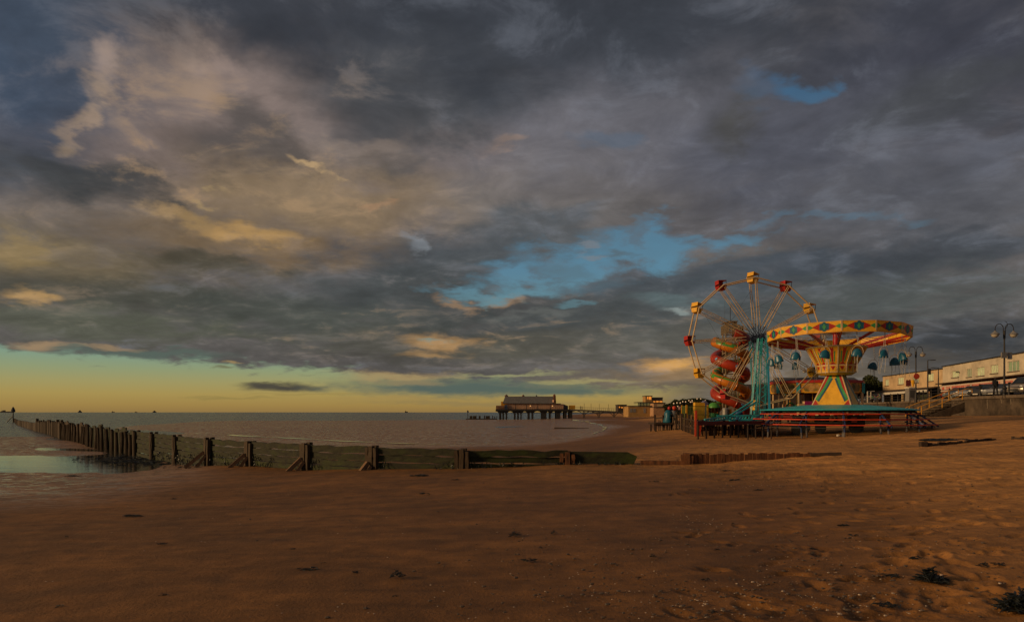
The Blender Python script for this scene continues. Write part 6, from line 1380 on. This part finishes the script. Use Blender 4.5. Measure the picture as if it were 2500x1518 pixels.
# ------------------------------------------------------------------ the pier
def pier():
    Yd = 260.0; s = FPX/Yd; zt = lambda py: EYE-(py-HZ)/s; X = lambda px: (px-1250)/s
    t = thing('pier', (X(1300), Yd, -1), 'iron legged pleasure pier with a long grey roofed pavilion at its seaward end', 'pier')
    m_pw = mat('pier_wall', (.60, .34, .20), .7, .15, .4, grime='6A4028', gs=.3); m_pr = mat('pier_roof', (.145, .13, .12), .8, .3, .8, stretch=(3, 1, 1)); m_pl = mat('pier_iron', (.028, .024, .024), .8, .3, 1)
    zd = zt(998.5); dep = 12
    mb = MB(); mb.span((X(1210), Yd, zd-.75), (X(1392), Yd+dep, zd)); mb.slab([(X(1392), Yd, zd), (X(1535), Yd-8, zd-1.1), (X(1535), Yd-8, zd-1.6), (X(1392), Yd, zd-.6)], (0, 5, 0)); mb.build('deck', m_pl, t)
    mb = MB(); mb.slab([(X(1239), Yd+.6, zd), (X(1376), Yd+.6, zd), (X(1376), Yd+.6, zt(986)), (X(1239), Yd+.6, zt(984.5))], (0, 8.4, 0)); mb.build('wall', m_pw, t)
    mb = MB(); mb.slab([(X(1376)+.005, Yd+.6, zd), (X(1390), Yd+6, zd), (X(1390), Yd+6, zt(990)), (X(1376)+.005, Yd+.6, zt(986)-.01)], (0, 3, 0)); mb.build('end_wall', m_slate, t)
    mb = MB()                                              # steep two-pitch roof with hipped ends
    A = [(1227, 984.6), (1236, 966.5), (1350, 966.5), (1357, 984.6)]
    f = [Vector((X(A[0][0]), Yd+.3, zt(A[0][1]))), Vector((X(A[3][0]), Yd+.3, zt(A[3][1])))]; r1, r2 = Vector((X(1233), Yd+4.2, zt(966.5))), Vector((X(1353), Yd+4.2, zt(966.5))); r3, r4 = r1+Vector((0, 1.6, 0)), r2+Vector((0, 1.6, 0)); bk = [f[0]+Vector((0, 9.4, 0)), f[1]+Vector((0, 9.4, 0))]
    mb.face([f[0], f[1], r2, r1]); mb.face([r1, r2, r4, r3]); mb.face([r3, r4, bk[1], bk[0]]); mb.face([f[0], r1, r3, bk[0]]); mb.face([f[1], bk[1], r4, r2]); mb.face([f[0], bk[0], bk[1], f[1]]); mb.face([f[1], Vector((X(1372), Yd+.5, zt(986))), Vector((X(1372), Yd+8, zt(986))), bk[1]])
    rf = mb.build('roof', m_pr, t)
    mb = MB(); mb.bar(f[0]+Vector((-.1, -.1, 0)), f[1]+Vector((2, -.1, -.1)), .25, .25); mb.build('gutter', m_dark, rf)
    for px, py, w_, m in ((1236, 963.5, 1.0, m_rustw), (1278, 963.8, .75, m_rustw), (1311, 964.5, .5, m_dark)):
        mb = MB(); mb.lathe([(w_*.7, zt(967)), (w_*.7, zt(py+1)), (w_*.4, zt(py)), (.05, zt(py-2))], 8, (X(px), Yd+5, 0)); mb.build('cupola', m, rf)
    mb = MB(); mb.slab([(X(1350), Yd+.5, zt(984)), (X(1358), Yd+.5, zt(984)), (X(1357), Yd+.5, zt(966)), (X(1355), Yd+.5, zt(961)), (X(1353), Yd+.5, zt(966))], (0, 9, 0)); mb.build('gable', m_rustw, t)
    mb = MB(); mb.box((X(1350.5), Yd+.2, zt(978.5)), (.55, .3, .9)); mb.build('lit_window', lit('warm_window', 'E0A070', .25), t)
    mb = MB(); mb.span((X(1211), Yd+.2, zd+.003), (X(1234), Yd+11, zt(989.5))); mb.build('terrace', mat('terrace_board', (.30, .15, .07), .7, .3, .7), t)
    mb = MB(); mb.span((X(1223), Yd+2, zt(989.5)+.003), (X(1240)-.02, Yd+9, zt(979.5))); mb.build('side_wing', m_yellow, t)
    mb = MB(); mb.span((X(1231.5), Yd+.1, zd+.004), (X(1239)-.01, Yd+.55, zt(987.5))); mb.build('blue_door', mat('blue_shutter', (.05, .07, .13), .5), t)
    for px in (1295, 1349): mb = MB(); mb.ball((X(px), Yd+.35, zt(990.5)), .16, 8, 6); mb.build('wall_lamp', lit('wall_lamp_glow', 'FFC880', .9) if px == 1295 else bpy.data.materials['wall_lamp_glow'], t)
    for px in (1258, 1285, 1312, 1343): mb = MB(); mb.span((X(px), Yd+.54, zd+.01), (X(px)+.1, Yd+.6, zt(986))); mb.build('pilaster', m_dark, t)
    # railing
    mb = MB()
    for k in range(70):
        px = 1211+(1535-1211)*k/69; zz = zd if px < 1392 else zd-1.1*(px-1392)/143; yy = Yd-.1 if px < 1392 else Yd-8*(px-1392)/143-.1; mb.bar((X(px), yy, zz), (X(px), yy, zz+1.0), .07, .07)
    mb.bar((X(1211), Yd-.1, zd+1.0), (X(1392), Yd-.1, zd+1.0), .07, .07); mb.bar((X(1392), Yd-.1, zd+1.0), (X(1535), Yd-8.1, zd-.1), .07, .07); mb.build('railing', m_pl, t)
    # legs in clusters, with arched brackets
    groups = [(1220, 3), (1228, 2), (1236, 2), (1256, 3), (1264, 3), (1272, 2), (1290, 4), (1300, 3), (1324, 5), (1331, 4), (1344, 2), (1360, 5), (1366, 3), (1380, 4), (1393, 5)]
    for px, nn in groups:
        for j in range(nn):
            for yy in (.6, 5.5, 11): x = X(px+j*1.25-1)+.15*(yy > 1); mb = MB(); mb.tube([(x, Yd+yy, -1.6), (x, Yd+yy, zd-.6)], .13, 6); mb.build('leg', m_pl, t)
        mb = MB()
        for s_ in (-1, 1): mb.slab([(X(px), Yd+.5, zd-.7), (X(px)+s_*2.0, Yd+.5, zd-.7), (X(px)+s_*.9, Yd+.5, zd-1.0), (X(px)+s_*.1, Yd+.5, zd-2.0)], (0, .3, 0))
        mb.bar((X(px-3), Yd+.55, -.6), (X(px+5), Yd+.55, zd-1.6), .1, .1); mb.bar((X(px+5), Yd+.55, -.6), (X(px-3), Yd+.55, zd-1.6), .1, .1); mb.build('bracket', m_pl, t)
    for px in (1425, 1459, 1494, 1520):
        f_ = (px-1392)/143; yy = Yd-8*f_; zz = zd-1.1*f_-.5; mb = MB()
        for dx in (-.25, .25): mb.tube([(X(px)+dx, yy+.5, -1.5), (X(px)+dx, yy+.5, zz)], .16, 6)
        mb.build('leg', m_pl, t); mb = MB()
        for s_ in (-1, 1):
            pts = [(X(px)+s_*(.2+2.4*u), yy+.4, zz-1.5*(1-u)**2) for u in np.linspace(0, 1, 7)]; mb.tube(pts, .12, 5)
        mb.build('bracket', m_pl, t)
    mb = MB(); mb.span((X(1391), Yd+1, zd+.01), (X(1405), Yd+4, zt(989))); mb.build('kiosk', m_yellow, t)
    for px in (1425, 1441, 1460, 1481): f_ = (px-1392)/143; mb = MB(); mb.tube([(X(px), Yd-8*f_, zd-1.1*f_), (X(px), Yd-8*f_, zd-1.1*f_+2.6)], .06, 5); mb.build('lamp_post', m_dark, t)
    person(1417, 0, Yd+1, 1.75, 'dark figure on the pier walkway, left of a pair', m_cloth, None, 0, zd-.25); person(1421, 0, Yd+1.4, 1.7, 'dark figure on the pier walkway, right of a pair', m_cloth, None, 0, zd-.3)
pier()
# shore end of the pier and the buildings by it
def blk(px0, px1, py0, py1, Yd, mt, label, dep=7, wins=(), roof=m_dark, wm=None):
    t = flatblock(px0, px1, py0, py1, Yd, mt, label, dep=dep); s = FPX/Yd
    for (a, b, c_, d_) in wins:
        mb = MB(); mb.span(((a-1250)/s, Yd-.06, EYE-(d_-HZ)/s), ((b-1250)/s, Yd-.01, EYE-(c_-HZ)/s)); mb.build('window', wm or m_glass, t)
    return t
m_tan = mat('tan_render', (.42, .24, .08), .8, .3, .5, grime='4A2C10', gs=.4); m_pink = mat('pinkish_render', (.46, .26, .14), .8, .3, .5, grime='5A3018', gs=.4); wl = lit('lit_window_glow', 'FFA040', .55); glz = mat('glazed_lounge', (.40, .42, .22), .3, .2, 1)
blk(1509, 1530, 988.5, 1004, 246, mat('dark_pavilion', (.05, .035, .025), .8), 'small dark pavilion with lit windows at the landward end of the pier', 6, [(1511, 1514, 992, 995), (1517, 1520, 993, 996), (1523, 1526, 992, 995)], wm=wl)
blk(1534, 1597, 991.5, 1017.5, 205, m_tan, 'tan flat roofed beach building at the foot of the pier', 9, [(1538, 1544, 997, 1006), (1546, 1552, 997, 1006), (1571, 1577, 996, 1008)], wm=m_steel)
blk(1557, 1595, 982.5, 991.3, 208, glz, 'pale glazed upper lounge standing on the tan beach building', 6, [(1563, 1563.5, 983, 991), (1570, 1570.5, 983, 991), (1578, 1578.5, 983, 991), (1586, 1586.5, 983, 991)])
blk(1595.5, 1632, 994.5, 1015.5, 200, m_pink, 'pinkish block with a peeling wall right of the tan beach building', 6)
blk(1596, 1624, 984, 994.2, 203, m_pink, 'upper pinkish block set back above the peeling wall', 5, [(1605, 1620, 986, 992)], wm=m_cream)
blk(1576, 1592, 967, 982, 225, m_tan, 'small lit tower room above the glazed lounge', 5, [(1580, 1582.5, 968, 974), (1584, 1590, 968, 975)], wm=wl)
blk(1591, 1618, 971, 983.5, 228, mat('grey_storey', (.10, .09, .08), .7), 'grey upper storey with a lit band of windows beside the lit tower room', 6, [(1594, 1600, 978.5, 982), (1602, 1608, 978, 982), (1610, 1617, 978, 982)], wm=wl)
for i, (px, Yd, mt_) in enumerate(((1714, 80, m_gold), (1722, 82, mat('mauve_paint', (.12, .12, .22), .7)))):
    p = at(px, 985, Yd); q = at(px, 1000, Yd); t = thing('ride_booth', (p.x, p.y, gz(p.x, p.y)), ('small yellow booth behind the green mesh enclosure', 'mauve booth with a pitched top behind the green mesh enclosure')[i], 'booth')
    mb = MB(); mb.span((p.x-.35, Yd, .9), (p.x+.35, Yd+1, p.z)); mb.build('wall', mt_, t); mb = MB(); mb.slab([(p.x-.42, Yd-.05, p.z+.003), (p.x+.42, Yd-.05, p.z+.003), (p.x, Yd-.05, p.z+(.15 if i == 0 else .4))], (0, 1.1, 0)); mb.build('roof', mt_, t)
# distant coast, ships, forts
mh = MB(); rnd = random.Random(1); pts = []
for k in range(61): pts.append((1000+k*50, rnd.uniform(5, 11)*(1 if k > 14 else .35)))
for (a, b) in zip(pts, pts[1:]): x0, x1 = ((q/2.4+830)-1250 for q in (a[0], b[0])); mh.slab([((x0)/FPX*2600, 2600, -2), ((x1)/FPX*2600, 2600, -2), ((x1)/FPX*2600, 2600, b[1]*.8), ((x0)/FPX*2600, 2600, a[1]*.8)], (0, 300, 0))
tag(mh.build('far_coast', mat('hazy_coast', (.10, .085, .07), .95, .2, .01)), 'low hazy far coast', 'coast', kind='structure')
m_ship = mat('ship_grey', (.055, .045, .04), .8)
def ship(px, Yd, w, h, label, kind='ship', nm='cargo_ship'):
    x = (px-1250)/FPX*Yd; s = Yd/FPX; t = thing(nm, (x, Yd, -1), label, kind); mb = MB()
    if kind == 'fort': mb.lathe([(w*s*.5, -2), (w*s*.5, h*s*.35), (w*s*.3, h*s*.5), (w*s*.2, h*s), (w*s*.05, h*s*1.1)], 12, (x, Yd, 0)); mb.build('walls', m_ship, t); return
    mb.slab([(x-w*s/2, Yd, -1), (x+w*s/2, Yd, -1), (x+w*s*.53, Yd, h*s*.5), (x-w*s/2, Yd, h*s*.45)], (0, w*s*.15, 0)); mb.build('hull', m_ship, t)
    mb = MB(); mb.span((x-w*s*.3, Yd+1, h*s*.45), (x-w*s*.1, Yd+w*s*.12, h*s)); mb.span((x-w*s*.42, Yd+1, h*s*.45), (x-w*s*.3-.01, Yd+w*s*.1, h*s*.7)); mb.build('superstructure', m_ship, t)
ship(14, 6000, 28, 5.5, 'long cargo ship on the horizon at the far left'); ship(276, 7000, 7, 3.4, 'small ship on the horizon between the two sea forts'); ship(332, 7500, 6, 2.6, 'tiny ship on the horizon just left of the right hand fort')
ship(195, 6500, 9, 5, 'dark round sea fort on the horizon above the tall groyne posts', 'fort', 'sea_fort'); ship(377, 6500, 9, 4.2, 'second round sea fort on the horizon, the right hand one', 'fort', 'sea_fort'); ship(992, 5000, 7, 4.6, 'lone small vessel on the horizon left of the pier')
